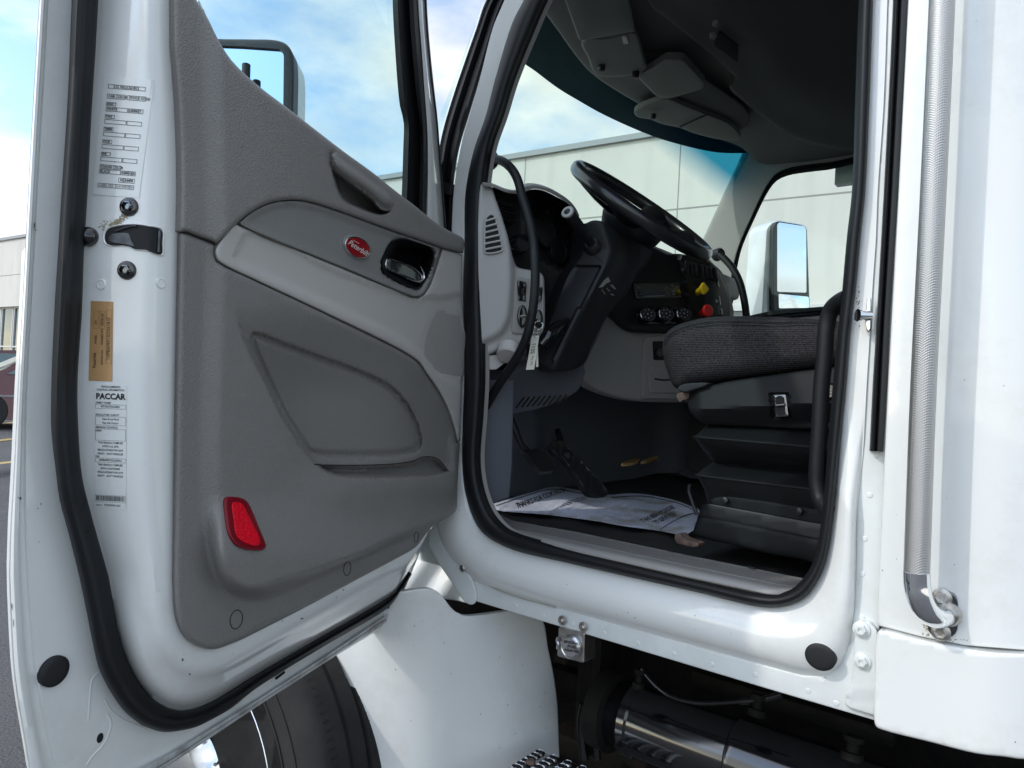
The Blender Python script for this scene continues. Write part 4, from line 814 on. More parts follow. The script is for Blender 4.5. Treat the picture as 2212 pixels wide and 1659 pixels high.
# ---- lock-side hardware --------------------------------------------------
def dl(q, l): return D(q, l)
for (u, v_) in ((279, 447), (274, 584)):
    p, n_ = hit(door, u, v_); b_ = lathe('latch_screw', p, n_, [(.0135, -.002), (.0135, .001), (.0120, .0035), (.0105, .004)], gblk, door, 30); lathe('screw_socket', p+n_*.004-V(0, 0, 0), n_, [(.0075, 0), (.0075, .0035), (.0055, .0040), (.0042, .0005)], chromed, door, 6, smooth=False)
    q_ = D([(u+2, v_-1), (u+10, v_-4), (u+12, v_+3), (u+5, v_+7)], .0055); mk('paint_mark', q_, [(0, 1, 2, 3)], sil, b_, smooth=False)
p, n_ = hit(dseal, 188, 512) or hit(door, 192, 512); p = D([(192, 512)])[0]; lathe('rubber_bumper', p, (.8, -.35, .1), [(.0135, -.01), (.0135, .005), (.0115, .011), (.0075, .0145), (.003, .0155)], gblk, door, 30)
for (u, v_) in ((219, 614), (347, 612)):
    p, n_ = hit(door, u, v_); lathe('paint_plug', p, n_, [(.0075, -.001), (.0075, .001), (.006, .0016), (.0055, .0008)], white, door, 24)
p, n_ = hit(door, 114, 1449); lathe('blanking_plug', p+DN*.004, DN, [(.0215, -.006), (.0215, .001), (.0195, .003), (.013, .0036)], rubm, door, 40)
p, n_ = hit(door, 216, 1594); lathe('drain_hole', p, n_, [(.0075, -.001), (.0075, .0006)], groove, door, 20, sx=.7)
# latch aperture: rounded opening with the catch inside
lh = cr([(227, 515), (229, 503), (235, 495), (246, 491), (270, 487), (295, 486), (325, 490), (343, 494), (349, 500), (349, 525), (347, 550), (325, 545), (318, 541), (292, 539), (282, 534), (268, 531), (243, 531), (231, 526)], 4, True)
lip = D(lh, .0); c_ = lh.mean(0); lo_ = (lh-c_)*1.09+c_
n__ = hit(door, 290, 505)[1]
rows = [D(lo_, .0004), D((lh-c_)*1.035+c_, .0028), D(lh, .0022), [p-n__*.001 for p in D((lh-c_)*.985+c_, .0009)]]
loft('latch_rim', rows, white, door, True, ang=70)
v, f = g_sheet((lh-c_)*1.0+c_, None, grid=6, thick=0, pfun=lambda q, h: D(q, .0011)); lm = mk('latch_opening', v, f, groove, door)
cg = mat('latch_steel', (.10, .11, .13), .35, metal=.8, mottle=(90, .6, (.02, .02, .02)))
v, f = g_sheet(cr(Z(0, 1, (945, 400), (970, 370), (1060, 355), (1120, 365), (1140, 420), (1165, 470), (1100, 455), (1000, 440), (955, 425)), 4, True), None, grid=5, thick=0, pfun=lambda q, h: D(q, .0022)); mk('latch_claw', v, f, cg, lm)
tube('latch_claw', D(Z(0, 1, (1010, 340), (1100, 310), (1160, 297), (1185, 300)), .0026), .0016, cg, lm, n=8); tube('latch_claw', D(Z(0, 1, (1370, 330), (1365, 420), (1360, 520)), .0026), .0018, cg, lm, n=8)
# dried grease smudge over the aperture: many small flecks
grease = mat('dried_grease', (.40, .33, .20), .8, mottle=(200, .8, (.22, .19, .13)))
m = MB(); rg = random.Random(3)
for k in range(260):
    t = rg.random(); u = 238+t*48+rg.gauss(0, 3); v_ = 484-t*22+rg.gauss(0, 3.2)+4*math.sin(t*5); r_ = abs(rg.gauss(0, .9))+.5
    if k > 190: u, v_ = 226+rg.gauss(0, 4), 495+rg.gauss(0, 10); r_ *= .7
    if sd(lo_, [(u, v_)])[0] > -2: continue
    n = 6; pts = [(u+r_*1.5*math.cos(a)*rg.uniform(.6, 1.3), v_+r_*math.sin(a)*rg.uniform(.6, 1.3)) for a in np.linspace(0, 6.28, n, endpoint=False)]
    m.add(D(pts, .0006+rg.random()*.0003), [tuple(range(n))])
m.build('grease_smudge', grease, door, smooth=False)
# pressed swages in the inner door skin
for nm, pts, r_ in (('pressed_swage', Z(0, 3, (850, 835), (800, 890), (782, 1000), (772, 1130), (765, 1250)), .0035), ('pressed_swage', Z(0, 3, (905, 1060), (960, 1160), (1080, 1250), (1180, 1290), (1260, 1325)), .003), ('pressed_swage', Z(0, 3, (925, 1190), (960, 1260), (945, 1350), (900, 1450), (800, 1560), (745, 1640)), .004)):
    tube(nm, [p_ for p_ in D(rs(cr(pts, 5), 18), -r_*.80)], r_, white, door, n=12, sm_=1)
# paint chips and scuffs
chips = MB()
for (u, v_, a_, b__) in ((652, 1336, 4, 2.5), (741, 1274, 2.5, 1.5), (394, 1425, 2.2, 4), (410, 1456, 2.4, 2.4), (397, 1413, 1, 1), (726, 1290, .8, 2.5), (609, 1342, .9, 2.5), (313, 1002, .8, .8), (146, 615, 1, .8), (74, 487, 1.5, 7), (77, 497, 3.2, 1.2), (44, 1077, 2.2, 5), (41, 1075, 3, 1.5), (88, 1088, 1.3, 3), (81, 1098, 2.3, 1.2), (84, 1171, 1.3, 1.3), (26, 1310, 1, 8), (29, 1345, .9, 10), (502, 1413, 1, 1)):
    n = 9; rg2 = random.Random(int(u)); pts = [(u+a_*math.cos(a)*rg2.uniform(.6, 1.2), v_+b__*math.sin(a)*rg2.uniform(.6, 1.2)) for a in np.linspace(0, 6.28, n, endpoint=False)]
    chips.add(D(pts, .0005), [tuple(range(n))])
chips.build('paint_chips', mat('bare_primer', (.12, .125, .13), .7), door, smooth=False)
# ---- labels --------------------------------------------------------------
cl = mat('clear_label', (.80, .82, .80), .25, coat=.6)
it_ = [('b', 1.2, 1.55, 5.2, 2.35, .085), ('b', 5.25, 1.55, 9.1, 2.35, .085), ('t', 5.1, 1.95, .72, 'S.O. NO.', 'RIGHT', {'bold': .02}), ('t', 5.5, 1.95, .75, '261812', 'LEFT', {'bold': .02}),
  ('b', 1.2, 3.4, 5.2, 4.3, .085), ('b', 5.5, 3.4, 9.4, 4.3, .085), ('t', 1.5, 3.85, .7, 'CAB COLOR', 'LEFT', {'bold': .02}), ('t', 5.9, 3.85, .7, 'STOCK CODE', 'LEFT', {'bold': .02})]
y = 5.0
for wd, a_, b__ in (('BASIC *', 'WHITE', 'L0006EY'), ('TWO', '', ''), ('THREE', '', ''), ('FOUR', '', ''), ('FIVE', '', '')):
    it_ += [('b', 1.2, y, 3.3, y+.72, .085), ('t', 1.4, y+.36, .55, wd, 'LEFT', {'bold': .02}), ('b', 1.2, y+.92, 5.9, y+1.75, .085), ('b', 6.0, y+.92, 9.2, y+1.75, .085)]
    if a_: it_ += [('t', 1.4, y+1.33, .72, a_, 'LEFT', {'bold': .02}), ('t', 6.2, y+1.33, .72, b__, 'LEFT', {'bold': .02})]
    y += 2.42
it_ += [('b', 1.2, 17.1, 5.9, 17.9, .085), ('t', 1.4, 17.5, .66, 'CHASSIS COLOR', 'LEFT', {'bold': .02}), ('b', 1.2, 18.0, 5.9, 18.85, .085), ('t', 1.4, 18.43, .72, 'BLACK', 'LEFT', {'bold': .02}), ('b', 6.0, 18.0, 9.2, 18.85, .085), ('t', 6.2, 18.43, .72, 'N0001EA', 'LEFT', {'bold': .02}),
  ('b', 5.6, 19.4, 9.2, 20.3, .085), ('t', 6.0, 19.85, .75, 'N2344F0', 'LEFT', {'bold': .02}), ('b', 1.2, 20.7, 9.2, 21.5, .085), ('t', 5.2, 21.1, .68, 'LABEL NO. 22-01478 REV', 'CENTER')]
label_mesh('paint_code_label', [(225, 164), (333, 173), (301, 428), (199, 420)], 10.6, 23, it_, dl, cl, inkg, door, ny=24, nx=18)
tan = mat('tan_foil_label', (.56, .33, .15), .35, metal=.15, mottle=(30, .5, (.44, .25, .10))); inkt = mat('brown_ink', (.16, .09, .04), .6)
R90 = {'rot': math.pi/2, 'bold': .02}
label_mesh('vin_label', rnd_poly([(197, 650), (245, 652), (243, 824), (192, 822)], 0.01)[[0, 6, 12, 18]], 5, 18, [('t', 4.15, 8.4, 1.0, '1XPBAP8X1KD261812', 'CENTER', R90), ('t', 2.75, 4.2, .75, '18938 LB', 'CENTER', R90), ('t', 2.75, 8.0, .65, 'CHASSIS WT', 'CENTER', R90), ('t', 1.35, 8.6, .6, 'MODEL', 'CENTER', R90), ('t', 1.35, 4.8, .6, '579', 'CENTER', R90), ('b', 2.2, 2.2, 3.3, 6.2, .05), ('b', 3.6, 1.9, 4.8, 14., .05), ('b', .8, 2.2, 1.9, 6.2, .04), ('t', 2.8, 12.6, .5, 'MADE IN U.S.A.', 'CENTER', R90), ('t', 1.2, 13.4, 1.0, 'Peterbilt', 'CENTER', R90)], dl, tan, inkt, door, ny=14)
wl_ = mat('white_label', (.78, .80, .78), .35, coat=.3); L_ = []
def tt_(y, s, sz=.92, al='CENTER', x=5.): L_.append(('t', x, y, sz, s, al, {'bold': .012, 'sx': .80 if len(s) > 14 else .9}))
tt_(.85, 'VEHICLE EMISSION'); tt_(1.85, 'CONTROL INFORMATION', .92); L_.append(('t', 5, 4.0, 2.6, 'PACCAR', 'CENTER', {'bold': .10, 'sx': .92}))
tt_(6.0, 'FAMILY NAME', .85, 'LEFT', .3); L_.append(('b', .25, 6.5, 9.8, 7.9, .07)); tt_(7.2, 'KPCR2TRAC8DL'); tt_(9.9, 'REGULATORY SUBCAT', .9, 'LEFT', .3); L_.append(('b', .25, 10.4, 9.8, 13.2, .07)); tt_(11.2, 'Class 8 Low Roof'); tt_(12.45, 'Day Cab Tractor')
tt_(13.9, 'EMISSIONS CONTROLS', .85, 'LEFT', .3); L_.append(('b', .25, 14.4, 9.8, 18.1, .07)); tt_(15.0, 'LRRA', .85, 'LEFT', .4)
for k, s in enumerate(('THIS VEHICLE COMPLIES', 'WITH U.S. EPA', 'REGULATIONS FOR 2019', 'HEAVY - DUTY VEHICLES')): tt_(18.8+k*1.18, s, .9)
tt_(23.3, 'VIN', .8, 'LEFT', .3); L_.append(('b', .25, 23.7, 9.8, 25.1, .07)); tt_(24.4, '1XPBAP8X1KD261812', .95)
for k, s in enumerate(('THIS VEHICLE COMPLIES', 'WITH CALIFORNIA', 'REGULATIONS FOR 2019', 'HEAVY - DUTY VEHICLES')): tt_(25.9+k*1.18, s, .9)
L_.append(('b', .25, 35.6, 9.9, 37.8, .06)); rg = random.Random(5); x = .6
while x < 9.5: w_ = rg.choice((.05, .09, .13)); L_.append(('f', x, 35.8, x+w_, 37.4)); x += w_+rg.choice((.06, .1, .14))
tt_(38.8, '01/25/2018 10:27', .9, 'LEFT', 3.2); tt_(38.9, '*853-1371', .5, 'LEFT', .6)
label_mesh('emission_label', [(206, 829), (274, 831), (273, 1101), (205, 1097)], 10, 40, L_, dl, wl_, ink, door, ny=20)
# ---- door mirror outside the glass ---------------------------------------
MPl = plane(P1(560, 200, DP, -.42), (.62, -.77, .12)); mo = cr([(430, 80), (470, 84), (540, 85), (595, 87), (618, 95), (631, 112), (635, 135), (634, 240), (632, 420), (620, 440), (440, 440), (430, 420)], 4, True)
mi = rnd_poly([(440, 97), (520, 100), (606, 106), (613, 118), (611, 300), (610, 420), (440, 420)], 8)
ms = sheet('door_mirror', mo, MPl, whited, door, h=-.03, thick=.10, grid=14, rnd=(10, .02)); mf = sheet('mirror_surround', mo, MPl, blk, door, h=.0, thick=.035, grid=12, rnd=(9, .010), holes=[mi]); sheet('mirror_glass', mi, MPl, mirror, door, h=-.006, thick=.006, grid=14)
tube('mirror_arm', [P1(560, 430, MPl, -.05), P1(600, 470, DP, -.25), P1(640, 500, DP, -.13)], .02, blk, door)
tube('reflected_post', P([(532, 140), (531, 175), (530, 230)], MPl, .03), .010, rubm, door, n=12)  # dark shape of the mirror's reflection, built as a solid post
# ============================================================= CAB INTERIOR
def XP(x): return plane((x, 0, 0), (1, 0, 0))
def YP(y): return plane((0, y, 0), (0, -1, 0))
def ZU(z): return plane((0, 0, z), (0, 0, 1))
def ZD(z): return plane((0, 0, z), (0, 0, -1))
def t1(*p): return [(1026+x*.1465, 324+y*.1465) for x, y in p]
def t2(*p): return [(1026+x*.1465, 567+y*.1465) for x, y in p]
def t3(*p): return [(1350+x*.1465, 486+y*.1465) for x, y in p]
# floor, door sill plate, lining
FZ = 1.235
m = MB(); m.add(*wbx(-1.72, .4, .12, 1.95, 1.19, FZ)); fl_ = m.build('cab_floor', floorm, T)
a = rs([(1036, 1090), (1106, 1125), (1250, 1150), (1480, 1198), (1659, 1234), (1748, 1252)], 60); b = rs([(1030, 1120), (1106, 1160), (1250, 1198), (1480, 1250), (1659, 1288), (1712, 1290)], 60)
rows = []; nrib = 9
rows.append(P(a, ZU(FZ-.01))); rows.append(P(a, ZU(FZ+.012)))
for k in range(nrib):
    for d_, z_ in ((0, 0), (.25, .0012), (.5, .0012), (.75, 0)): t = .03+.40*(k+d_)/nrib; rows.append(P(a*(1-t)+b*t, ZU(FZ+.012+z_*.8)))
rows.append(P(a*.52+b*.48, ZU(FZ+.012))); rows.append(P(a*.45+b*.55, ZU(FZ+.016))); rows.append(P(a*.1+b*.9, ZU(FZ+.014))); rows.append(P(b, ZU(FZ)))
sp_ = loft('sill_plate', rows, mat('sill_plate_grey', (.30, .292, .28), .5), T, ang=180)
m = MB()
for k in range(9):
    t = .05+k*.045; q0_, q1_ = a*(1-t)+b*t, a*(1-t-.011)+b*(t+.011); v, f = g_loft([P(q0_[2:-1], ZU(FZ+.0155)), P(q1_[2:-1], ZU(FZ+.0155))]); m.add(v, f)
m.build('plate_grooves', mat('plate_groove_grey', (.07, .068, .066), .6), sp_, smooth=False)
for (u, v_) in Z(2, 2, (245, 1212), (765, 1313), (1370, 1437), (2075, 1588)): tube('plate_clip', P([(u-8, v_-1.5), (u+8, v_+2)], ZU(FZ+.018)), .002, groove, sp_, n=8, sm_=1)
# toe board / tunnel lining
tb = [(1030, 800), (1560, 800), (1560, 1020), (1418, 1022), (1306, 1052), (1200, 1082), (1090, 1100), (1030, 1110)]
sheet('toe_board', tb, XP(-1.66), footw, T, thick=.05, grid=9, hf=lambda uv: .05*sm((1180-uv[:, 0])/26)+.10*sm((uv[:, 0]-1400)/90))
lw = [(1030, 820), (1110, 820), (1108, 905), (1106, 1000), (1100, 1075), (1052, 1092), (1040, 1060), (1030, 1000)]
sheet('side_kick_panel', lw, plane((-1.25, .12, 0), (.9, -.43, 0)), footw, T, thick=.03, grid=10, rnd=(3, .003))
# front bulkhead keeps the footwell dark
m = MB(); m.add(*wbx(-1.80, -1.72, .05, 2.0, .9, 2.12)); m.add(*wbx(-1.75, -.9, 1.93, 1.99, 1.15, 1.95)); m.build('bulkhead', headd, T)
# headliner and roof furniture
hl = [(1120, -60), (1150, -12), (1171, 20), (1206, 67), (1240, 115), (1276, 157), (1330, 195), (1388, 229), (1456, 268), (1520, 292), (1563, 303), (1604, 320), (1640, 352), (1700, 352), (1950, 325), (2100, 200), (2300, -300), (1700, -420), (1300, -300)]
hdl = sheet('headliner', cr(hl, 3, True), ZD(2.72), head, T, thick=.03, grid=22, rnd=(4, .010), hf=lambda uv: -.05*sm((uv[:, 1]-340)/40)*0)
cs_ = cr([(1398, -2), (1440, 40), (1500, 88), (1580, 158), (1586, 165), (1583, 176), (1576, 186), (1580, 196), (1610, 222), (1660, 262), (1720, 300), (1790, 318), (1880, 322), (2000, 250), (2150, -100), (1800, -330), (1450, -200)], 4, True)
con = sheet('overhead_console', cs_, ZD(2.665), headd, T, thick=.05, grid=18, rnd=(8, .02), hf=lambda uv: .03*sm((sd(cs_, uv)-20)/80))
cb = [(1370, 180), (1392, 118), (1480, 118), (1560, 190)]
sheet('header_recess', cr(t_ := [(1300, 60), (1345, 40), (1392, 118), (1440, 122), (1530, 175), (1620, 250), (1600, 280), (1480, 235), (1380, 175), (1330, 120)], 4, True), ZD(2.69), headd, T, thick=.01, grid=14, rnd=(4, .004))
v1 = rnd_poly([(1206, -40), (1250, 84), (1256, 88), (1372, 68), (1350, -40)], 5); sheet('sun_visor', v1, plane((-1.2, .5, 2.64), (.10, 0, -1)), visorm, T, thick=.018, grid=14, rnd=(5, .006), hf=lambda uv: .008*sm(sd(v1, uv)/30))
v1b = cr([(1256, 90), (1272, 128), (1280, 152), (1290, 163), (1310, 166), (1356, 164), (1388, 154), (1397, 146), (1392, 130), (1380, 90), (1371, 70), (1320, 82)], 4, True); vs = sheet('sun_visor', v1b, plane((-1.2, .6, 2.655), (.0, 0, -1)), visorm, T, thick=.016, grid=12, rnd=(5, .006))
sheet('visor_clip', rnd_poly([(1343, 80), (1353, 79), (1358, 94), (1347, 96)], 2), plane((-1.2, .6, 2.655), (0, 0, -1)), triml, vs, h=.004, thick=.004, grid=5)
v2 = rnd_poly([(1376, 166), (1440, 126), (1476, 128), (1522, 178), (1518, 192), (1446, 213), (1420, 210)], 7); sheet('visor_bracket_cover', v2, plane((-1.2, 1., 2.655), (-.08, 0, -1)), visorm, T, thick=.02, grid=12, rnd=(5, .006))
v3 = cr([(1370, 242), (1386, 230), (1430, 215), (1446, 214), (1480, 228), (1528, 247), (1580, 270), (1600, 300), (1560, 302), (1500, 288), (1468, 276), (1430, 268), (1405, 258), (1376, 252)], 4, True); v3o = sheet('sun_visor', v3, plane((-1.2, 1.3, 2.67), (0, 0, -1)), visorm, T, thick=.016, grid=12, rnd=(5, .006)); tube('visor_seam', P([(1469, 274), (1526, 248)], plane((-1.2, 1.3, 2.667), (0, 0, -1))), .003, groove, v3o, n=6, sm_=1)
for (u, v_) in ((1299, 149), (1373, 163), (1410, 253)): p = P1(u, v_, ZD(2.645)); lathe('visor_pivot', p, (0, 0, -1), [(.012, -.01), (.012, .005), (.008, .008)], blk, hdl, 16)
sheet('console_pocket', rnd_poly(Z(2, 0, (1790, 270), (1960, 400), (1950, 540), (1740, 385)), 5), ZD(2.63), gblk, con, h=.0, thick=.004, grid=12); 
for (u, v_) in Z(2, 0, (1765, 185), (1740, 290)): p = P1(u, v_, ZD(2.63)); lathe('console_hook', p, (0, 0, -1), [(.010, 0), (.010, .01), (.006, .014)], visorm, con, 12)
# external sun visor over the windscreen
xv = [(1095, 60), (1125, 129), (1158, 155), (1206, 191), (1256, 221), (1293, 242), (1356, 272), (1418, 297), (1468, 312), (1518, 324), (1556, 330), (1606, 331), (1660, 330), (1660, 250), (1400, 150), (1200, -60), (1100, -60)]
xvm = mat('tinted_acrylic', (.002, .018, .026), .7, spec=.10)
sheet('external_sun_visor', cr(xv[:12], 4).tolist()+xv[12:], ZD(2.80), xvm, T, thick=.006, grid=20)
# windscreen
def tint(name):
    m = glass(name, (.80, .93, .87), .25); n = m.node_tree.nodes; l = m.node_tree.links; tc = n.new('ShaderNodeTexCoord'); sx = n.new('ShaderNodeSeparateXYZ'); l.new(tc.outputs['Object'], sx.inputs[0])
    # the shade band follows the glass, tapering towards the driver side
    a = n.new('ShaderNodeMath'); a.operation = 'MULTIPLY_ADD'; a.inputs[1].default_value = .13; l.new(sx.outputs['Y'], a.inputs[0]); l.new(sx.outputs['Z'], a.inputs[2])
    mr = n.new('ShaderNodeMapRange'); mr.inputs['From Min'].default_value = 2.835; mr.inputs['From Max'].default_value = 2.945; l.new(a.outputs[0], mr.inputs['Value'])
    mx = n.new('ShaderNodeMixRGB'); mx.inputs[1].default_value = (.80, .93, .87, 1); mx.inputs[2].default_value = (.03, .30, .44, 1); l.new(mr.outputs[0], mx.inputs[0])
    tr = [q for q in n if q.type == 'BSDF_TRANSPARENT'][0]; l.new(mx.outputs[0], tr.inputs[0]); return m
wsg = tint('windscreen_glass_shaded')
v = []; ny, nz = 14, 8
for j in range(nz+1):
    for i in range(ny+1):
        y = .08+1.87*i/ny; z = 1.98+.84*j/nz; bow = -.10*(1-((y-1.015)/.935)**2); v.append((-1.33-.52*(2.78-z)+bow, y, z))
mk('windscreen', v, [(j*(ny+1)+i, j*(ny+1)+i+1, (j+1)*(ny+1)+i+1, (j+1)*(ny+1)+i) for j in range(nz) for i in range(ny)], wsg, T)
# passenger side: pillar trim, window seal, glass, mirror
hole = cr([(1582, 684), (1586, 640), (1591, 588), (1603, 535), (1630, 473), (1657, 418), (1676, 392), (1700, 380), (1730, 374), (1790, 367), (1880, 357), (1885, 500), (1885, 655), (1780, 662), (1660, 673)], 4, True)
ho = (hole-hole.mean(0))*np.array([1.10, 1.12])+hole.mean(0)
pw_ = [(1505, 545), (1526, 500), (1602, 334), (1606, 322), (1650, 316), (1700, 320), (1960, 300), (1960, 800), (1480, 800), (1490, 600)]
psd = sheet('passenger_side_lining', pw_, YP(1.93), dashgd, T, thick=.04, grid=16, holes=[rs(ho, 60, True)], rnd=(4, .006))
hi_, hq = rs(hole, 90, True), rs(ho, 90, True)
loft('window_seal', [P(hq, YP(1.93), h=.006), P(hq*.8+hi_*.2, YP(1.93), .016), P(hq*.5+hi_*.5, YP(1.93), .006), P(hq*.42+hi_*.58, YP(1.93), .014), P(hi_, YP(1.93), .004), P(hi_, YP(1.93), -.03)], rub, psd, True, ang=50)
mk('passenger_glass', P([(1560, 720), (1560, 500), (1640, 330), (1900, 320), (1900, 720)], YP(1.985)), [(0, 1, 2, 3, 4)], G_side, psd, smooth=False)
tube('passenger_grab_handle', [P1(u, v_, YP(1.80)) for u, v_ in ((1553, 549), (1566, 560), (1583, 580), (1597, 607), (1606, 640), (1612, 680), (1614, 715))], .0165, rub, T, n=14)
lathe('handle_boss', P1(1553, 549, YP(1.82)), (.8, -.5, .1), [(.03, -.02), (.028, .01), (.02, .02)], rub, psd, 20)
PM = plane(P1(1700, 570, YP(2.30)), (.86, -.51, 0))
pmo = rnd_poly([(1640, 690), (1648, 560), (1652, 490), (1672, 474), (1735, 483), (1743, 492), (1750, 665), (1748, 700)], 12)
pm_ = sheet('passenger_mirror', pmo, PM, white, T, h=-.03, thick=.12, grid=12, rnd=(10, .03))
pms = rnd_poly([(1668, 674), (1670, 490), (1678, 477), (1733, 486), (1743, 494), (1749, 674)], 8); sheet('mirror_surround', pms, PM, blk, pm_, h=0, thick=.04, grid=10, rnd=(4, .006))
sheet('mirror_glass', rnd_poly(Z(3, 1, (80, 280), (95, 262), (310, 295), (330, 320), (332, 870), (80, 862)), 4), PM, mirror, pm_, h=.002, thick=.004, grid=14); sheet('mirror_glass', rnd_poly(Z(3, 1, (92, 880), (352, 905), (358, 1000), (95, 1005)), 3), PM, mirror, pm_, h=.002, thick=.004, grid=8, hf=lambda uv: .006*sm(1-np.hypot(uv[:, 0]-1715, uv[:, 1]-650)/40))
# dashboard body
m = MB(); m.add(*wbx(-1.88, -1.42, .06, 1.93, 2.02, 2.19, bev=.02)); m.add(*wbx(-1.72, -1.44, .10, 1.93, 1.72, 2.05)); m.add(*wbx(-1.5, -1.33, .75, 1.93, 2.10, 2.20, bev=.02)); m.build('dashboard', dashgd, T)
DE = plane((-1.22, .06, 0), (.80, -.60, 0))
de = cr([(1040, 396), (1047, 400), (1061, 403), (1070, 427), (1085, 470), (1096, 507), (1111, 565), (1118, 577), (1143, 583), (1165, 588), (1174, 598), (1176, 626), (1177, 684), (1174, 713), (1164, 728), (1145, 742), (1120, 746), (1098, 744), (1082, 754), (1060, 765), (1040, 769), (1034, 760), (1034, 420)], 4, True)
K2 = cr([(1030, 300), (1075, 300), (1100, 480), (1108, 596), (1106, 640), (1099, 691), (1080, 722), (1042, 742), (1000, 760), (1000, 300)], 4, True)
ep = sheet('dash_end_panel', de, DE, dashg, T, thick=.10, grid=6, rnd=(7, .012), hf=lambda uv: .022*sm((sd(K2, uv)+8)/16))
vq = cr(t1((155, 1040), (180, 985), (230, 950), (280, 965), (300, 1010), (350, 1180), (400, 1430), (395, 1480), (360, 1500), (180, 1525), (150, 1510), (143, 1300)), 4, True)
r_ = hit(ep, 1065, 500); hv_ = float((r_[0]-DE[0])@DE[1]); ve = sheet('vent_opening', vq, DE, groove, ep, h=hv_+.003, thick=.004, grid=5)
tube('vent_rim', list(P(vq, DE, hv_+.005))+[P(vq, DE, hv_+.005)[0]], .0022, dashg, ep, n=8, sm_=1)
for k in range(6):
    y0 = 1052+k*83; xr = (305, 330, 348, 370, 385, 402)[k]; tube('vent_slat', P(t1((145, y0), (xr, y0-50)), DE, hv_+.006), .0028, dashg, ve, n=8, sm_=1)
DE2 = plane((-1.215, .075, 0), (.86, -.5, 0)); bk = sheet('switch_bezel', rnd_poly(t2((600, 205), (790, 240), (1005, 200), (1020, 800), (960, 1060), (560, 1050), (540, 1000)), 5), DE, dashgd, ep, h=.006, thick=.01, grid=8, rnd=(3, .002))
for q in (((630, 260), (758, 290), (750, 575), (632, 560)), ((925, 355), (1000, 370), (985, 560), (925, 600))): sw = sheet('rocker_switch', rnd_poly(t2(*q), 1.5), DE, gblk, bk, h=.012, thick=.012, grid=5, rnd=(2, .002), hf=lambda uv: .004*np.sin(uv[:, 1]/8))
for c_, a_, b__ in (((700, 795), 11, 25), ((940, 830), 9.5, 20)):
    e_ = [(1026+c_[0]*.1465+a_*math.cos(t), 567+c_[1]*.1465+b__*math.sin(t)) for t in np.linspace(0, 6.28, 28, endpoint=False)]; kn = sheet('ignition_switch', e_, DE, gblk, bk, h=.014, thick=.014, grid=5, rnd=(4, .004)); 
tube('rotary_grip', P([(1124, 684), (1136, 682)], DE, .018), .004, steel, bk, n=8, sm_=1)
lathe('cup_knob', P1(1098, 763, DE, .02), (.3, -.6, -.8), [(.030, -.02), (.030, .008), (.026, .012)], triml, ep, 28); sheet('lower_bracket', rnd_poly([(1040, 770), (1082, 766), (1098, 778), (1072, 798), (1042, 797)], 3), DE, triml, ep, h=-.01, thick=.01, grid=8)
# instrument cluster under its hood
XC = XP(-1.30)
sheet('instrument_panel', cr([(1062, 405), (1100, 412), (1139, 414), (1150, 409), (1172, 411), (1202, 425), (1231, 442), (1250, 465), (1262, 520), (1250, 600), (1240, 690), (1170, 700), (1120, 600), (1095, 520), (1075, 450)], 3, True), XC, dash, T, thick=.03, grid=10, rnd=(5, .006), hf=lambda uv: -.05*sm(sd([(1128, 430), (1172, 425), (1225, 455), (1240, 520), (1225, 590), (1160, 560), (1130, 520)], uv)/10))
ho_ = rs(cr([(1040, 392), (1061, 395), (1095, 408), (1116, 409), (1134, 397), (1152, 396), (1180, 403), (1209, 418), (1231, 434), (1244, 450), (1252, 466)], 5), 60); hi2 = rs(cr([(1046, 402), (1064, 404), (1096, 416), (1120, 418), (1139, 412), (1152, 408), (1174, 411), (1202, 424), (1228, 441), (1238, 452), (1244, 466)], 5), 60)
loft('cluster_hood', [P(ho_, XP(-1.55)), P(ho_, XP(-1.28)), P(ho_*.6+hi2*.4, XP(-1.225)), P(hi2, XP(-1.225)), P(hi2, XP(-1.31))], dashgd, T, ang=60)
for (u, v_, rr2) in ((1178, 500, .05), (1205, 540, .045), (1150, 480, .026), (1190, 455, .024)):
    p = P1(u, v_, XP(-1.335)); lathe('gauge', p, (1, -.0, .1), [(rr2, -.01), (rr2, .006), (rr2*.92, .008), (rr2*.9, .002)], chromed, T, 32) if False else lathe('gauge', p, (1, 0, .1), [(rr2, -.02), (rr2, .004), (rr2*.93, .006), (rr2*.9, .001)], blk, T, 32)
va = sheet('dash_air_vent', t1((310, 700), (560, 790), (590, 1090), (560, 1100), (390, 1010)), XC, blk, T, h=.022, thick=.01, grid=5, rnd=(2, .002))
for k in range(5): tube('vent_slat', P(t1((340+k*12, 780+k*50), (565+k*5, 850+k*52)), XC, .025), .0028, gblk, va, n=6, sm_=1)
lathe('light_knob', P1(1120, 528, XC, .02), (.95, -.3, 0), [(.028, -.01), (.026, .02), (.022, .026)], gblk, T, 24)
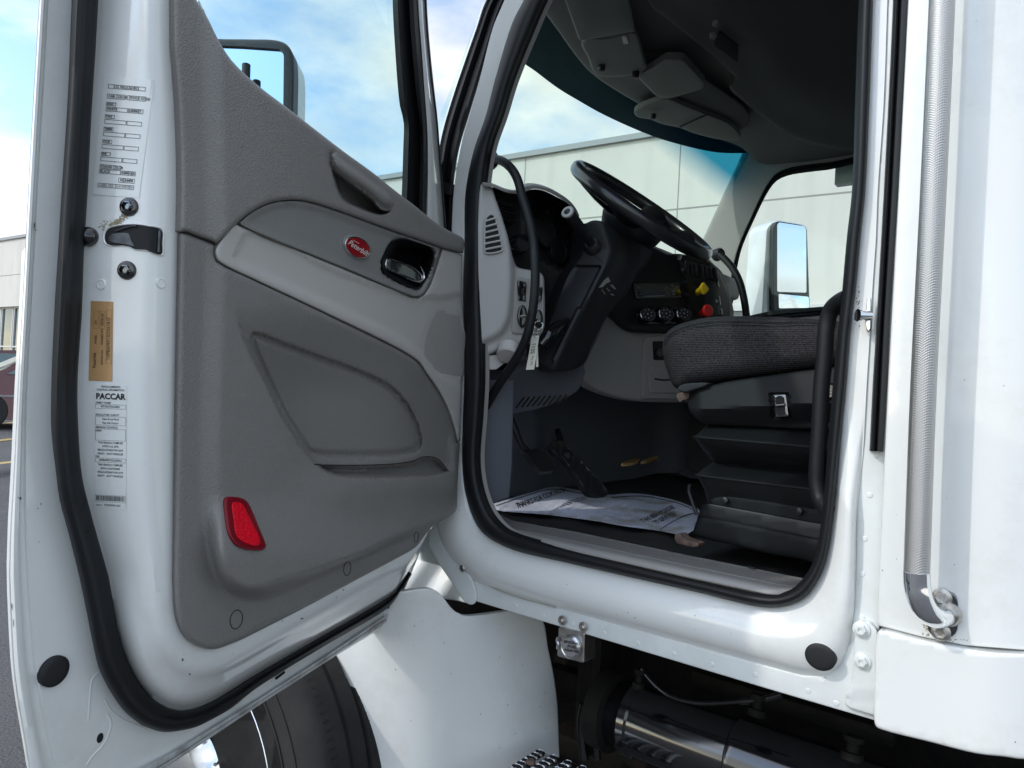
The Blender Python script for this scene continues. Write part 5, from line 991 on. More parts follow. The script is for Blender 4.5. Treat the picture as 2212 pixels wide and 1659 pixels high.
# centre stack
CS = plane((-1.24, .9, 0), (.95, -.31, 0))
cst = [(1230, 500), (1300, 480), (1440, 548), (1466, 548), (1535, 566), (1556, 592), (1572, 627), (1580, 660), (1584, 700), (1560, 716), (1456, 716), (1381, 716), (1356, 711), (1318, 678), (1250, 640)]
stk = sheet('center_stack', cr(cst, 3, True), CS, dash, T, thick=.06, grid=9, rnd=(5, .008), hf=lambda uv: .018*sm((uv[:, 0]-(1462+(uv[:, 1]-548)*.17))/8)-.05*sm((uv[:, 0]-1535)/60))
ra = rnd_poly(Z(2, 1, (1045, 778), (1445, 778), (1475, 915), (1068, 928)), 3); rad = sheet('radio', ra, CS, gblk, stk, h=.007, thick=.02, grid=9, rnd=(2, .002))
label_mesh('radio_face', [ra[0], ra[6], ra[12], ra[18]], 20, 7, [('f', 1.2, 4.2, 11.8, 5.5, 2), ('f', 3., 5.75, 12.6, 6.3), ('t', 8.5, 1.2, .9, '-------', 'CENTER'), ('f', 1, 1, 2.3, 1.35), ('f', 1.4, 1.9, 2.8, 2.5), ('f', 16.5, 1.2, 18, 2), ('f', 16., 3.6, 18.2, 4.5), ('f', 15.8, 5.4, 17.2, 5.9), ('f', 18.6, 2.6, 19.1, 3.4), ('b', 13.1, 2.5, 15.2, 5.6, .15)], lambda q, l: P(q, CS, .0075+l), None, mat('radio_print', (.22, .23, .26), .5), rad, ink2=mat('radio_display', (.045, .05, .075), .2))
sheet('climate_bezel', rnd_poly(Z(2, 1, (1065, 1060), (1100, 995), (1520, 995), (1530, 1060), (1480, 1140), (1130, 1150), (1085, 1110)), 6), CS, gblk, stk, h=.006, thick=.012, grid=9, rnd=(3, .002))
for (x, y) in ((1172, 1054), (1332, 1050), (1485, 1050)):
    u, v_ = Z(2, 1, (x, y))[0]; ax_ = V(.72, -.62, .12); p = P1(u, v_, CS, .045); kn = lathe('climate_knob', p, ax_, [(.027, -.05), (.027, -.006), (.024, -.004)], gblk, stk, 32); lathe('knob_ring', p, ax_, [(.0268, -.008), (.028, -.004), (.0278, .002), (.0250, .003), (.0245, -.001)], chromed, stk, 32); lathe('knob_face', p, ax_, [(.0225, -.003), (.0225, .0012)], blk, stk, 28)
    fa, fb, fc = frame(ax_); m = MB()
    for k in range(7): an = k*.9; m.add(*g_lathe(p+fa*.0145*math.cos(an)+fb*.0145*math.sin(an), ax_, [(.0022, .001), (.0022, .0018)], 8))
    m.add(*g_lathe(p, ax_, [(.003, .001), (.003, .0018)], 8)); m.build('knob_marks', inkg if False else sil, stk, smooth=False)
swr = MB()
for k in range(7):
    x = 885+k*62+(35 if k > 2 else 0)+(20 if k > 5 else 0); y = 520+k*17
    sheet('rocker_switch', rnd_poly(t3((x, y), (x+50, y+14), (x+72, y+206), (x+26, y+190)), 1.2), CS, blk, stk, h=.028, thick=.016, grid=5, rnd=(2, .003), hf=lambda uv: .003*np.sin(uv[:, 1]/6))
sheet('switch_recess', rnd_poly(t3((868, 505), (1330, 625), (1340, 830), (900, 720)), 2), CS, groove, stk, h=.0205, thick=.004, grid=9)
sheet('valve_recess', rnd_poly(t3((925, 830), (1100, 830), (1180, 1100), (1180, 1360), (1000, 1380), (950, 1100)), 5), CS, groove, stk, h=.021, thick=.003, grid=9)
def pulls(name, uv0, uv1, outline, col):
    a_ = P1(*uv0, CS, .02); b__ = P1(*uv1, CS, .075); PL = plane(b__, (.80, -.60, .05)); m = MB(); m.add(*g_tube([a_, b__], [.011, .013], 16, 1)); m.add(*g_sheet(outline, PL, h=.004, thick=.011, grid=4, rnd=(3, .003))); return m.build(name, col, stk, ang=60)
pulls('parking_brake_knob', (1506, 632), (1521, 622), rnd_poly(t3((1160, 838), (1245, 945), (1185, 1022), (1160, 1022), (1105, 925)), 3), yel)
pulls('trailer_supply_knob', (1513, 678), (1526, 670), cr(t3((1195, 1175), (1250, 1180), (1292, 1230), (1297, 1300), (1265, 1345), (1205, 1345), (1165, 1290), (1165, 1215)), 2, True), redp)
for q in (((1285, 1020), (1400, 1060), (1415, 1190), (1320, 1180)), ((1320, 1200), (1430, 1230), (1445, 1335), (1350, 1340)), ((1320, 740), (1370, 770), (1395, 930), (1350, 900))): sheet('power_outlet', rnd_poly(t3(*q), 2), CS, gblk, stk, h=.012, thick=.03, grid=5, rnd=(2, .003))
sheet('outlet_ring', rnd_poly(t3((1335, 1095), (1370, 1095), (1375, 1145), (1340, 1145)), 2), CS, dashg, stk, h=.014, thick=.006, grid=4)
sheet('dash_right_trim', cr(t3((1210, 470), (1290, 560), (1420, 680), (1500, 850), (1570, 1100), (1600, 1340), (1530, 1345), (1500, 1150), (1440, 900), (1340, 700), (1250, 600)), 3, True), CS, dashgd, stk, h=-.02, thick=.03, grid=7, rnd=(3, .004))
# grey knee panel under the stack
kp = cr([(1246, 800), (1262, 782), (1285, 735), (1318, 676), (1356, 712), (1381, 716), (1480, 716), (1520, 716), (1540, 860), (1481, 869), (1420, 869), (1368, 866), (1306, 850), (1268, 830)], 3, True)
kn_ = sheet('knee_panel', kp, CS, dashgd, T, h=-.035, thick=.05, grid=10, rnd=(8, .014)); pn = sheet('outlet_panel', rnd_poly([(1390, 732), (1400, 726), (1500, 726), (1500, 862), (1386, 862), (1388, 800)], 6), CS, dashgd, kn_, h=-.026, thick=.01, grid=10, rnd=(3, .004))
sheet('outlet_recess', rnd_poly([(1410, 737), (1450, 737), (1450, 778), (1412, 778)], 4), CS, groove, pn, h=-.0245, thick=.003, grid=8); sheet('ash_tray', rnd_poly([(1402, 794), (1470, 790), (1470, 850), (1402, 849)], 5), CS, dashgd, pn, h=-.020, thick=.008, grid=8, rnd=(3, .003)); tube('tray_pull', P([(1415, 818), (1432, 821), (1450, 820)], CS, -.018), .003, groove, pn, n=8)
lathe('power_outlet', P1(1423, 762, CS, -.02), (.95, -.3, 0), [(.018, 0), (.018, .006), (.012, .008)], gblk, pn, 20)
# lower dash under the column, with grille
LD = plane((-1.30, .3, 1.62), (.85, -.4, -.35)); ldp = cr([(1040, 905), (1043, 880), (1100, 820), (1130, 790), (1180, 782), (1262, 790), (1254, 835), (1240, 850), (1180, 878), (1100, 896), (1060, 908)], 3, True)
ld = sheet('lower_dash_cover', ldp, LD, footw, T, thick=.03, grid=8, rnd=(4, .005))
for k in range(9): x = 1115+k*11.5; tube('grille_slot', P([(x, 881-k*1.1), (x+17, 858-k*.7)], LD, .001), .003, groove, ld, n=6, sm_=1)
# steering column shroud
CO = plane((-1.08, .42, 0), (.78, -.62, 0))
co_ = cr([(1262, 507), (1265, 485), (1281, 476), (1311, 482), (1340, 505), (1381, 525), (1403, 537), (1407, 548), (1395, 572), (1376, 592), (1356, 628), (1318, 674), (1281, 740), (1261, 785), (1231, 800), (1193, 800), (1163, 778), (1160, 745), (1168, 728), (1185, 702), (1206, 645), (1228, 592), (1258, 545)], 4, True)
spine = np.array([(1335, 520), (1290, 640), (1215, 790)])
crs = np.array([(1296, 470), (1318, 540), (1306, 580), (1294, 601), (1244, 691), (1199, 784), (1190, 810)])
def hco(uv):
    cx_ = np.interp(uv[:, 1], crs[:, 1], crs[:, 0]); d = uv[:, 0]-cx_
    return np.where(d < 0, .055*(1-np.clip(-d/62, 0, 1)**1.2), .055-.10*sm(d/70))-.012*sm((uv[:, 1]-572+.0*d)/5)*(d < -8)
csh = sheet('column_shroud', co_, CO, dash, T, h=0, thick=.12, grid=6, rnd=(4, .006), hf=hco, ang=35)
tube('column_seam', [(lambda r: P1(u, v_, CO, .01) if r is None else r[0]+r[1]*.0006)(hit(csh, u, v_)) for u, v_ in rs([(1264, 535), (1290, 556), (1303, 570)], 10)], .0012, groove, csh, n=6, sm_=1)
st0, st1_ = P1(1278, 527, CO, .03), P1(1226, 458, CO, .13); sa_ = (st1_-st0)/np.linalg.norm(st1_-st0)
lathe('stalk_boot', st0, sa_, [(.030, -.03), (.028, -.005), (.018, .006)], blk, csh, 24); stv = tube('turn_signal_stalk', [st0, st0*.6+st1_*.4, st0*.58+st1_*.42, st1_], [.012, .013, .016, .017], blk, csh, n=24, sm_=1)
lathe('stalk_cap', st1_, sa_, [(.0172, -.004), (.0172, .002), (.0155, .003), (.009, .003), (.009, .001)], dashg, csh, 28); lathe('stalk_button', st1_, sa_, [(.0085, 0), (.0085, .004), (.006, .0055)], blk, csh, 20)
worn = MB(); rg = random.Random(9)
for pts in (t2((1820, 370), (1900, 260), (1960, 210), (1995, 280), (1930, 310), (1880, 360)), t2((1985, 330), (2020, 320), (2080, 390), (2050, 395)), t2((1940, 370), (1990, 420), (1975, 428), (1935, 385)), t2((1860, 385), (1920, 460), (1910, 470), (1865, 410)), t2((1985, 455), (2040, 465), (2050, 488), (2010, 480))): worn.add([(lambda r: P1(u, v_, CO, .03) if r is None else r[0]+r[1]*.001)(hit(csh, u, v_)) for u, v_ in pts], [tuple(range(len(pts)))])
worn.build('worn_patch', dashg, csh, smooth=False)
tube('tilt_lever', [P1(1228, 692, CO, .02), P1(1205, 706, CO, .05), P1(1185, 725, CO, .07), P1(1168, 745, CO, .07)], [.012, .016, .020, .018], gblk, csh)
# steering wheel
sc_ = V(-1.105, .55, 2.185); tl = R(37.5); sn = V(math.sin(tl), 0, math.cos(tl)); sa = V(math.cos(tl), 0, -math.sin(tl)); sb = V(0, 1, 0); rows = []; NN = 96
wl2 = mat('steering_rim_vinyl', (.014, .014, .016), .28, coat=.2, bump=('leather', 260, .15, .0006))
for i in range(NN):
    q = 2*math.pi*i/NN; d_ = sa*math.cos(q)+sb*math.sin(q); k = np.linspace(0, 2*math.pi, 16, endpoint=False); rows.append([sc_+d_*(.238+.018*math.cos(t))+sn*.021*math.sin(t) for t in k])
v, f = g_loft(rows, True); n_ = 16
for j in range(n_): f.append(((NN-1)*n_+j, (NN-1)*n_+(j+1) % n_, (j+1) % n_, j))
swl = mk('steering_wheel', v, f, wl2, T)
lathe('hub', sc_-sn*.035, sn, [(.05, -.12), (.075, -.08), (.10, -.03), (.105, .0), (.10, .02), (.05, .03)], blk, swl, 32)
for q in (R(20), R(-20), R(160), R(200)):
    d_ = sa*math.cos(q+R(90))+sb*math.sin(q+R(90)); pr = np.cross(sn, d_); rows = []
    for t, w_, z_ in ((.06, .050, -.035), (.11, .042, -.034), (.17, .040, -.022), (.232, .050, -.004)):
        c_ = sc_+d_*t+sn*z_; rows.append([c_+pr*w_*math.cos(k)+sn*.020*math.sin(k) for k in np.linspace(0, 2*math.pi, 12, endpoint=False)])
    loft('spoke', rows, blk, swl, True)
# grab handle on the A pillar and at the seat
GH = YP(.05)
tube('pillar_grab_handle', [P1(u, v_, YP(y_)) for u, v_, y_ in ((1052, 348, .10), (1070, 344, .08), (1088, 350, .06), (1106, 366, .05), (1118, 388, .05), (1128, 425, .05), (1142, 470, .05), (1152, 520, .05), (1156, 570, .05), (1155, 630, .05), (1149, 680, .05), (1138, 726, .05), (1118, 770, .055), (1090, 812, .06), (1062, 856, .07), (1046, 888, .08), (1034, 915, .10))], .0118, rub, T, n=20)
lathe('handle_boss', P1(1060, 346, YP(.09)), P1(1088, 350, YP(.06))-P1(1060, 346, YP(.09)), [(.032, -.05), (.029, -.008), (.020, .012)], rub, T, 24)
tube('seat_grab_handle', [P1(u, v_, YP(y_)) for u, v_, y_ in ((1832, 642, .0), (1815, 650, .02), (1797, 666, .035), (1788, 690, .04), (1784, 720, .04), (1780, 780, .04), (1775, 830, .04), (1770, 930, .04), (1765, 1010, .04), (1765, 1045, .04), (1772, 1078, .035), (1784, 1098, .02), (1800, 1112, .0))], .0150, rub, T, n=22)
# pedals
br_ = P1(1166, 992, XP(-1.42)); m = MB()
m.add(*g_sheet(rnd_poly([(1134, 975), (1162, 968), (1184, 978), (1203, 1008), (1198, 1018), (1168, 1020), (1150, 1000)], 4), plane(br_, (.85, -.2, .5)), thick=.02, grid=6, rnd=(3, .004))); m.add(*g_tube([P1(1096, 885, XP(-1.40)), P1(1112, 925, XP(-1.42)), P1(1130, 965, XP(-1.46)), P1(1160, 992, XP(-1.44))], .011, 10)); m.build('brake_pedal', blk, T)
ap = cr([(1188, 962), (1194, 953), (1210, 951), (1222, 958), (1240, 974), (1256, 990), (1284, 1020), (1304, 1046), (1314, 1064), (1306, 1072), (1286, 1072), (1268, 1064), (1250, 1040), (1230, 1012), (1214, 990), (1194, 976)], 3, True)
m = MB(); APL = plane(P1(1250, 1010, XP(-1.42)), (.80, -.25, .55)); m.add(*g_sheet(ap, APL, thick=.02, grid=6, rnd=(4, .005), hf=lambda uv: .003*np.sin((uv[:, 0]*.66-uv[:, 1]*.62)*.9))); m.add(*g_tube([P1(1225, 985, XP(-1.45)), P1(1215, 960, XP(-1.55)), P1(1205, 930, XP(-1.6))], .012, 10)); m.build('accelerator_pedal', blk, T)
for q in ([(1342, 1001), (1352, 995), (1380, 990), (1381, 994), (1360, 1001)], [(1385, 996), (1400, 989), (1419, 985), (1420, 989), (1398, 996)]): sheet('brass_plate', cr(q, 3, True), plane(P1(1380, 995, XP(-1.2)), (.3, -.3, .9)), brass, T, thick=.01, grid=4, rnd=(2, .003))
pm2 = sheet('paper_floor_mat', [(1400, 993), (1470, 990), (1530, 1000), (1530, 1034), (1492, 1032), (1440, 1012)], ZU(FZ+.03), MAT['paper'] if False else mat('grey_paper', (.22, .23, .27), .8), None, thick=.002, grid=8, hf=lambda uv: .006*np.sin(uv[:, 0]/9.))
pm2['label'] = 'grey curled paper floor mat on the far side, half hidden behind the seat base'; pm2['category'] = 'floor mat'
# ------------------------------------------------------------- driver seat
SY = .24; SL = YP(SY)
def ptop(u, v_): return P1(u, v_, SL)
fab_ex = lambda m, n, l, b, co: None
def fabric_nodes(m, n, l, b, co):
    w = n.new('ShaderNodeTexWave'); w.inputs['Scale'].default_value = 75; w.bands_direction = 'Z'; w.inputs['Distortion'].default_value = .5; w.inputs['Detail'].default_value = 2; l.new(co, w.inputs[0])
    w2 = n.new('ShaderNodeTexNoise'); w2.inputs['Scale'].default_value = 420; w2.inputs['Detail'].default_value = 4; l.new(co, w2.inputs[0])
    a0 = n.new('ShaderNodeMath'); a0.operation = 'MULTIPLY_ADD'; a0.inputs[1].default_value = .35; a0.inputs[2].default_value = .45; l.new(w.outputs['Fac'], a0.inputs[0]); a = n.new('ShaderNodeMath'); a.operation = 'MULTIPLY'; l.new(a0.outputs[0], a.inputs[0]); l.new(w2.outputs['Fac'], a.inputs[1])
    r = n.new('ShaderNodeValToRGB'); r.color_ramp.elements[0].position = .20; r.color_ramp.elements[1].position = .50; r.color_ramp.elements[0].color = (.010, .0095, .010, 1); r.color_ramp.elements[1].color = (.085, .08, .083, 1); l.new(a.outputs[0], r.inputs[0]); l.new(r.outputs[0], b.inputs['Base Color'])
    bp = n.new('ShaderNodeBump'); bp.inputs['Strength'].default_value = .7; bp.inputs['Distance'].default_value = .002; l.new(a.outputs[0], bp.inputs['Height']); l.new(bp.outputs[0], b.inputs['Normal'])
fab = mat('seat_fabric', (.07, .07, .075), .95, spec=.1, extra=fabric_nodes)
def fab2n(m, n, l, b, co):
    w2 = n.new('ShaderNodeTexNoise'); w2.inputs['Scale'].default_value = 520; w2.inputs['Detail'].default_value = 3; l.new(co, w2.inputs[0]); r = n.new('ShaderNodeValToRGB'); r.color_ramp.elements[0].position = .35; r.color_ramp.elements[1].position = .68; r.color_ramp.elements[0].color = (.02, .02, .022, 1); r.color_ramp.elements[1].color = (.08, .078, .08, 1); l.new(w2.outputs[0], r.inputs[0]); l.new(r.outputs[0], b.inputs['Base Color'])
    bp = n.new('ShaderNodeBump'); bp.inputs['Strength'].default_value = .5; bp.inputs['Distance'].default_value = .0015; l.new(w2.outputs[0], bp.inputs['Height']); l.new(bp.outputs[0], b.inputs['Normal'])
fab2 = mat('seat_fabric_plain', (.07, .07, .075), .95, spec=.1, extra=fab2n)
seatp = mat('seat_shell_plastic', (.016, .017, .0175), .55, spec=.14, bump=('leather', 600, .12, .0004))
# shell (pan) is the seat's main piece
shp = cr([(1485, 866), (1487, 850), (1500, 842), (1530, 835), (1561, 826), (1610, 818), (1659, 811), (1740, 800), (1830, 790), (1960, 775), (1960, 925), (1830, 928), (1740, 927), (1640, 922), (1560, 919), (1520, 915), (1504, 903), (1490, 888)], 3, True)
def hsh(uv):
    u, v_ = uv[:, 0], uv[:, 1]; l1 = 858-(u-1490)*.105; l2 = 886-(u-1490)*.055
    return .012*np.clip((v_-(l1-30))/30, 0, 1)+.012*np.clip((v_-l1)/(l2-l1), 0, 1)-.045*np.clip((v_-l2)/42, 0, 1)-.03*sm((1515-u)/40)-.010*sm(sd(lq, uv)/2)
lq = rnd_poly(Z(3, 2, (15, 80), (185, 75), (200, 300), (30, 305)), 5)
shell = sheet('driver_seat', shp, SL, seatp, T, h=.0, thick=.46, grid=6, rnd=(4, .008), hf=hsh, ang=35)
cup = cr([(1431, 752), (1433, 735), (1441, 718), (1456, 706), (1475, 698), (1496, 692), (1520, 687), (1543, 684.5), (1600, 683), (1659, 684), (1741, 688), (1809, 694), (1960, 700), (1960, 780), (1860, 788), (1803, 796), (1740, 803), (1659, 813), (1600, 820), (1560, 826), (1526, 832), (1495, 838), (1470, 842), (1455, 834), (1446, 815), (1437, 788)], 4, True)
CSY = YP(SY-.015)
cush = sheet('seat_cushion', cup, CSY, fab, shell, h=0, thick=.48, grid=9, rnd=(38, .075), hf=lambda uv: .008*np.sin(uv[:, 0]/60.), ang=80)
sm_line = rs(cr([(1437, 741), (1448, 725), (1470, 713), (1500, 704), (1535, 698.5), (1560, 697), (1620, 698), (1680, 700), (1740, 699), (1806, 703)], 5), 70)
for off, mm in ((0, groove), (-3.5, fab2), (4.0, fab2)): tube('cushion_piping', [(lambda r: P1(u, v_+off, CSY, -.01) if r is None else r[0]+r[1]*.0012)(hit(cush, u, v_+off)) for u, v_ in sm_line], .0012 if mm is groove else .0022, mm, cush, n=8, sm_=1)
sheet('cushion_front_pad', cr([(1464, 842), (1470, 832), (1500, 827), (1530, 828), (1520, 836), (1500, 842), (1478, 848)], 3, True), CSY, mat('worn_grey_foam', (.028, .031, .033), .9), shell, h=.004, thick=.05, grid=6, rnd=(4, .006))
sheet('rusty_bracket', cr([(1462, 852), (1470, 848), (1486, 845), (1487, 860), (1475, 864), (1468, 868)], 3, True), SL, rust, shell, h=-.01, thick=.02, grid=5)
lt_ = rnd_poly(Z(3, 2, (40, 92), (158, 88), (182, 280), (58, 290)), 4); r_ = hit(shell, 1686, 878); hs_ = float((r_[0]-SL[0])@SL[1])
lb = sheet('seat_latch', lt_, SL, chromed, shell, h=hs_+.003, thick=.01, grid=4, rnd=(3, .002)); sheet('latch_well', rnd_poly(Z(3, 2, (62, 115), (100, 98), (138, 112), (150, 265), (110, 275), (72, 265)), 5), SL, groove, lb, h=hs_+.0042, thick=.002, grid=4); tube('latch_bar', P(Z(3, 2, (70, 185), (145, 178)), SL, hs_+.008), .0035, chromed, lb, n=10, sm_=1)
kp_ = P1(1792, 845, SL, hs_+.01); lathe('lumbar_knob', kp_, (0, -1, 0), [(.018, -.01), (.018, .006), (.014, .01)], gblk, shell, 24)
label_mesh('knob_symbol', [(1786, 834), (1800, 834), (1800, 858), (1786, 858)], 4, 6, [('t', 2, 2, 3.5, '+', 'CENTER'), ('t', 2, 4.5, 3.5, 'C', 'CENTER')], lambda q, l: P(q, YP(kp_[1]), .0105+l), None, sil, shell)
# pleated suspension cover
def ring(u, v_, uw, y0, y1, r=.03):
    p = P1(u, v_, YP(y0)); z = p[2]; x0 = p[0]; x1 = .12; o = []
    for cx_, cy_, a0 in ((x0+r, y0+r, 180), (x1-r, y0+r, 270), (x1-r, y1-r, 0), (x0+r, y1-r, 90)):
        for k in range(5): an = R(a0+k*22.5); o.append((cx_+r*math.cos(an), cy_+r*math.sin(an), z))
    return o
rows = [ring(1520, 908, 0, .29, .66), ring(1516, 920, 0, .27, .68), ring(1500, 936, 0, .225, .72), ring(1490, 943, 0, .205, .74), ring(1492, 947, 0, .207, .74), ring(1508, 970, 0, .245, .70), ring(1529, 994, 0, .285, .66), ring(1533, 998, 0, .29, .66), ring(1512, 1012, 0, .25, .70), ring(1495, 1026, 0, .205, .74), ring(1498, 1032, 0, .207, .74), ring(1512, 1056, 0, .235, .71), ring(1520, 1086, 0, .245, .70)]
bel = loft('suspension_bellows', rows, mat('bellows_vinyl', (.012, .013, .0135), .42, spec=.4, bump=('noise', 14, .25, .01)), shell, True, ang=35)
for a_ in (3, 9): q_ = [V(*p) for p in rows[a_]]; q_ = q_+[q_[0]]; tube('bellows_hem', q_, .0032, seatp, bel, n=8, sm_=1)
fp = sheet('bellows_skirt', cr([(1535, 1080), (1560, 1072), (1640, 1080), (1755, 1098), (1900, 1120), (1900, 1175), (1755, 1136), (1640, 1118), (1580, 1105), (1545, 1098)], 3, True), YP(.235), seatp, shell, thick=.02, grid=8, rnd=(4, .006))
for (u, v_) in ((1566, 1081), (1726, 1104)): lathe('snap_stud', P1(u, v_, YP(.23), .005), (0, -1, .1), [(.0075, -.004), (.0075, .002), (.006, .003)], blk, shell, 20)
m = MB(); m.add(*g_sheet([(1513, 1112), (1516, 1090), (1535, 1088), (1755, 1128), (1900, 1150), (1900, 1210), (1755, 1172), (1513, 1118)], YP(.22), thick=.40, grid=14, rnd=(3, .004))); m.build('seat_riser', blk, shell)
sheet('seat_base_cover', cr([(1506, 1122), (1512, 1116), (1530, 1116), (1659, 1140), (1755, 1160), (1900, 1188), (1900, 1290), (1755, 1216), (1659, 1196), (1560, 1172), (1500, 1156), (1498, 1150)], 3, True), YP(.205), seatp, shell, thick=.42, grid=9, rnd=(8, .018), hf=lambda uv: -.01*sm((uv[:, 1]-1180)/40))
tube('seat_adjust_rod', [P1(u, v_, YP(.20)) for u, v_ in ((1490, 1046), (1488, 1060), (1494, 1080), (1501, 1100), (1506, 1112))], .0045, blk, shell, n=10)
sheet('seat_track_foot', cr([(1458, 1155), (1470, 1154), (1480, 1164), (1509, 1174), (1506, 1181), (1470, 1176), (1460, 1170)], 3, True), YP(.16), rust, shell, thick=.03, grid=5, rnd=(2, .003))
bk_ = MB(); bk_.add(*wbx(-.42, -.28, .24, .72, 1.76, 2.5, bev=.05)); bk_.build('seat_backrest', fab2, shell) if False else None
m = MB(); rg = random.Random(21)
for k in range(46):
    tgt, u, v_ = (fender, rg.uniform(830, 1180), rg.uniform(1340, 1655)) if k < 20 else ((body, rg.uniform(1040, 1700), rg.uniform(1230, 1420)) if k < 34 else (panel, rg.uniform(1915, 2190), rg.uniform(20, 1340)))
    h0_ = hit(tgt, u, v_)
    if h0_ is None: continue
    r_ = rg.uniform(.5, 1.1); q_ = []
    for an in np.linspace(0, 6.28, 6, endpoint=False):
        h1_ = hit(tgt, u+r_*math.cos(an), v_+r_*rg.uniform(.7, 2.)*math.sin(an)); q_.append((h1_ or h0_)[0]+(h1_ or h0_)[1]*.0006)
    m.add(q_, [tuple(range(6))])
m.build('stone_chips', MAT['bare_primer'], body, smooth=False)
# ------------------------------------------------------------- loose things
FM = ZU(FZ+.006)
mo_ = cr([(1058, 1092), (1080, 1084), (1106, 1076), (1150, 1063), (1196, 1051), (1256, 1060), (1316, 1069), (1350, 1066), (1388, 1067), (1430, 1074), (1462, 1082), (1496, 1095), (1511, 1102), (1506, 1120), (1503, 1140), (1478, 1154), (1431, 1147), (1390, 1141), (1338, 1134), (1290, 1125), (1231, 1117), (1160, 1109), (1106, 1105), (1078, 1102)], 3, True)
def hm(uv): return .0022*np.sin(uv[:, 0]/6.+uv[:, 1]/3.)*np.sin(uv[:, 0]/11.)+.006*np.sin(uv[:, 0]/21.)*np.sin(uv[:, 1]/9.)+.010*sm((uv[:, 0]-1440)/60)+.008
def papern(m, n, l, b, co):
    w = n.new('ShaderNodeTexNoise'); w.inputs['Scale'].default_value = 5; w.inputs['Detail'].default_value = 7; l.new(co, w.inputs[0]); r = n.new('ShaderNodeValToRGB'); r.color_ramp.elements[0].position = .50; r.color_ramp.elements[1].position = .66; r.color_ramp.elements[0].color = (.66, .69, .80, 1); r.color_ramp.elements[1].color = (.36, .33, .27, 1); l.new(w.outputs[0], r.inputs[0])
    sx = n.new('ShaderNodeTexNoise'); sx.inputs['Scale'].default_value = 170; sx.inputs['Detail'].default_value = 2; l.new(co, sx.inputs[0]); r2 = n.new('ShaderNodeValToRGB'); r2.color_ramp.elements[0].position = .46; r2.color_ramp.elements[1].position = .52; r2.color_ramp.elements[0].color = (.62, .64, .70, 1); l.new(sx.outputs[0], r2.inputs[0])
    mx = n.new('ShaderNodeMixRGB'); mx.blend_type = 'MULTIPLY'; mx.inputs[0].default_value = .55; l.new(r.outputs[0], mx.inputs[1]); l.new(r2.outputs[0], mx.inputs[2]); l.new(mx.outputs[0], b.inputs['Base Color'])
pm = sheet('paper_floor_mat', mo_, FM, mat('mat_paper', (.7, .72, .8), .75, extra=papern), None, thick=.0012, grid=6, hf=hm)
pm['label'] = 'printed white paper floor mat with dirty footprints lying under the pedals'; pm['category'] = 'floor mat'
def onpm(q, l):
    o = []
    for u, v_ in np.atleast_2d(q): r = hit(pm, u, v_); o.append(P1(u, v_, FM, .02) if r is None else r[0]+V(0, 0, l))
    return o
label_mesh('mat_print', [(1110, 1086), (1218, 1050), (1232, 1062), (1116, 1104)], 16, 2, [('t', 8, 1, 1.75, 'THANKS FOR COMING IN', 'CENTER', {'sx': .74, 'bold': .05})], onpm, None, ink, pm, lift=(.0005, .0008))
label_mesh('mat_print', [(1372, 1124), (1455, 1086), (1480, 1108), (1398, 1146)], 14, 4, [('t', 7, 1.1, 1.75, 'IT HAS BEEN A PLEASURE', 'CENTER', {'sx': .60, 'bold': .05}), ('t', 7.6, 3.0, 1.75, 'TO SERVE YOU', 'CENTER', {'sx': .66, 'bold': .05})], onpm, None, ink, pm, lift=(.0005, .0008))
def pline(pts, w=1.2):
    p = rs(cr(pts, 4), 40); return onpm(p, .0008), onpm(p+(0, w), .0008)
m = MB()
for pts in ([(1072, 1092), (1130, 1072), (1190, 1056), (1256, 1065), (1300, 1071)], [(1320, 1074), (1388, 1071), (1430, 1078), (1470, 1088), (1496, 1100)], [(1425, 1144), (1450, 1128), (1480, 1113), (1500, 1108)]):
    a, b = pline(pts, 2.0); v, f = g_loft([a, b]); m.add(v, f)
rg = random.Random(2)
for k in range(7):
    u0, v0 = 1196+k*5.5, 1101-k*3.2; 
    for j in range(9): x = u0+j*7.5; y = v0-j*2.5; m.add(onpm([(x, y), (x+rg.uniform(3, 6), y-1.6), (x+rg.uniform(3, 6), y-.8), (x, y+.8)], .0008), [(0, 1, 2, 3)])
m.build('mat_print', ink, pm, smooth=False)
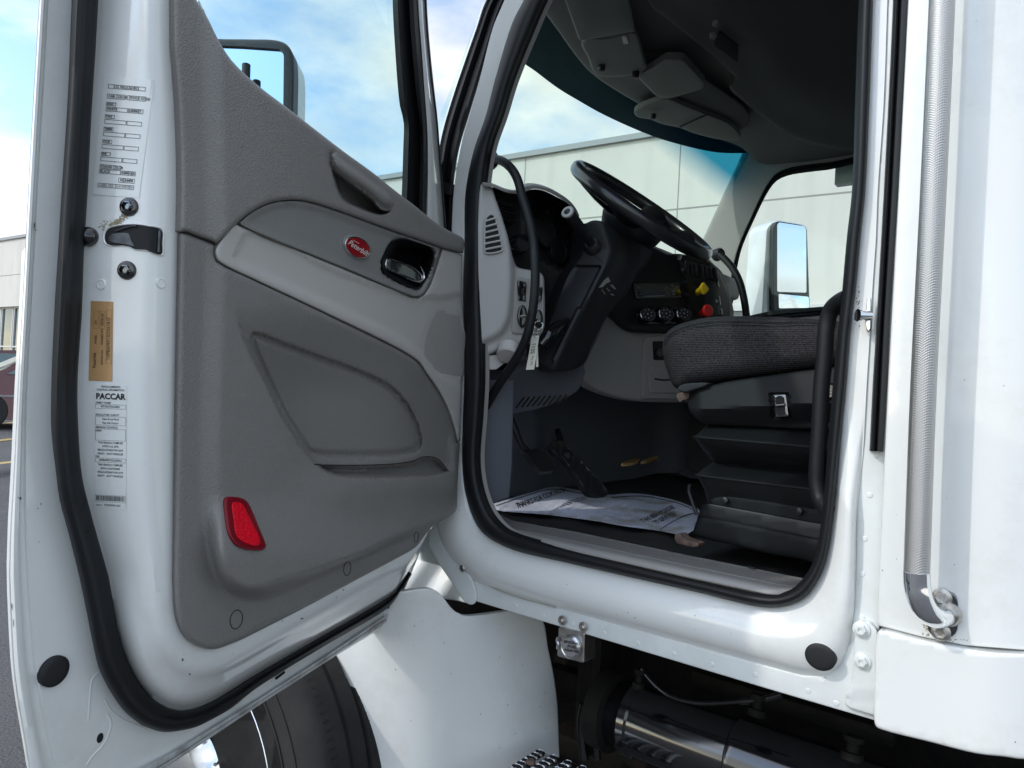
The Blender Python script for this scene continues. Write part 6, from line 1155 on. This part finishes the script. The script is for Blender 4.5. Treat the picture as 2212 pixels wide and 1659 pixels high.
# keys with paper tags on the ignition
kr = bpy.data.objects.new('key_ring', None); COL.objects.link(kr); kp0 = P1(1158, 715, DE, .03); kr.location = tuple(kp0)
kr['label'] = 'key ring with paper tags hanging from the ignition switch'; kr['category'] = 'keys'
TG = plane(P1(1150, 760, DE, .035), (.6, -.8, 0)); TG2 = plane(P1(1160, 760, DE, .03), (.75, -.6, 0))
th_ = cr([(1158, 731), (1160, 733), (1158, 735), (1156, 733)], 2, True)
tg = sheet('key_tag', [(1149, 727), (1165, 724), (1154, 798), (1136, 799)], TG, tagp, kr, h=0, thick=.0012, grid=6)
sheet('key_tag', [(1158.5, 740), (1161.5, 740), (1163, 792), (1157.5, 793)], TG2, tagp, kr, h=0, thick=.0012, grid=6)
label_mesh('tag_writing', [(1149, 727), (1165, 724), (1154, 798), (1136, 799)], 4, 18, [('t', 2.0, 6.6, 2.9, '5511', 'CENTER', {'rot': math.pi/2, 'bold': .03}), ('t', 2.2, 13.2, 1.4, 'Key Tag', 'CENTER', {'rot': math.pi/2})], lambda q, l: P(q, TG, l), None, ink, tg)
def torus(name, c, ax, r, rr, mt, par):
    fa, fb, fc = frame(ax); p = [c+fa*r*math.cos(t)+fb*r*math.sin(t) for t in np.linspace(0, 6.283, 25)]; return tube(name, p, rr, mt, par, n=8, sm_=1)
torus('split_ring', P1(1163, 703, DE, .035), (.5, -.8, .2), .0115, .0012, chrome, kr); torus('wire_loop', P1(1157, 722, TG, .003), (1, .2, .1), .010, .0009, chrome, kr)
tube('key', P([(1157, 690), (1166, 702)], DE, .026), .005, blk, kr, n=8, sm_=1)
# clip hanging on the visor
hc = bpy.data.objects.new('hanging_clip', None); COL.objects.link(hc); HC = plane((-1.2, .6, 2.60), (.45, -.45, -.78)); hc.location = tuple(P1(1291, 10, HC)); hc['label'] = 'small black clip hanging from the sun visor above the windscreen'; hc['category'] = 'clip'
tube('strap', P([(1291, -30), (1290, -5), (1292, 12)], HC), .004, blk, hc, n=8); tube('clasp', P([(1291, 12), (1286, 22), (1283, 30), (1287, 34)], HC), [.005, .006, .004, .003], gblk, hc, n=8); tube('clasp', P([(1292, 14), (1293, 30), (1296, 44)], HC), [.004, .005, .003], chromed, hc, n=8); lathe('rivet', P1(1291, 15, HC, .003), HC[1], [(.003, 0), (.003, .003)], chrome, hc, 12)
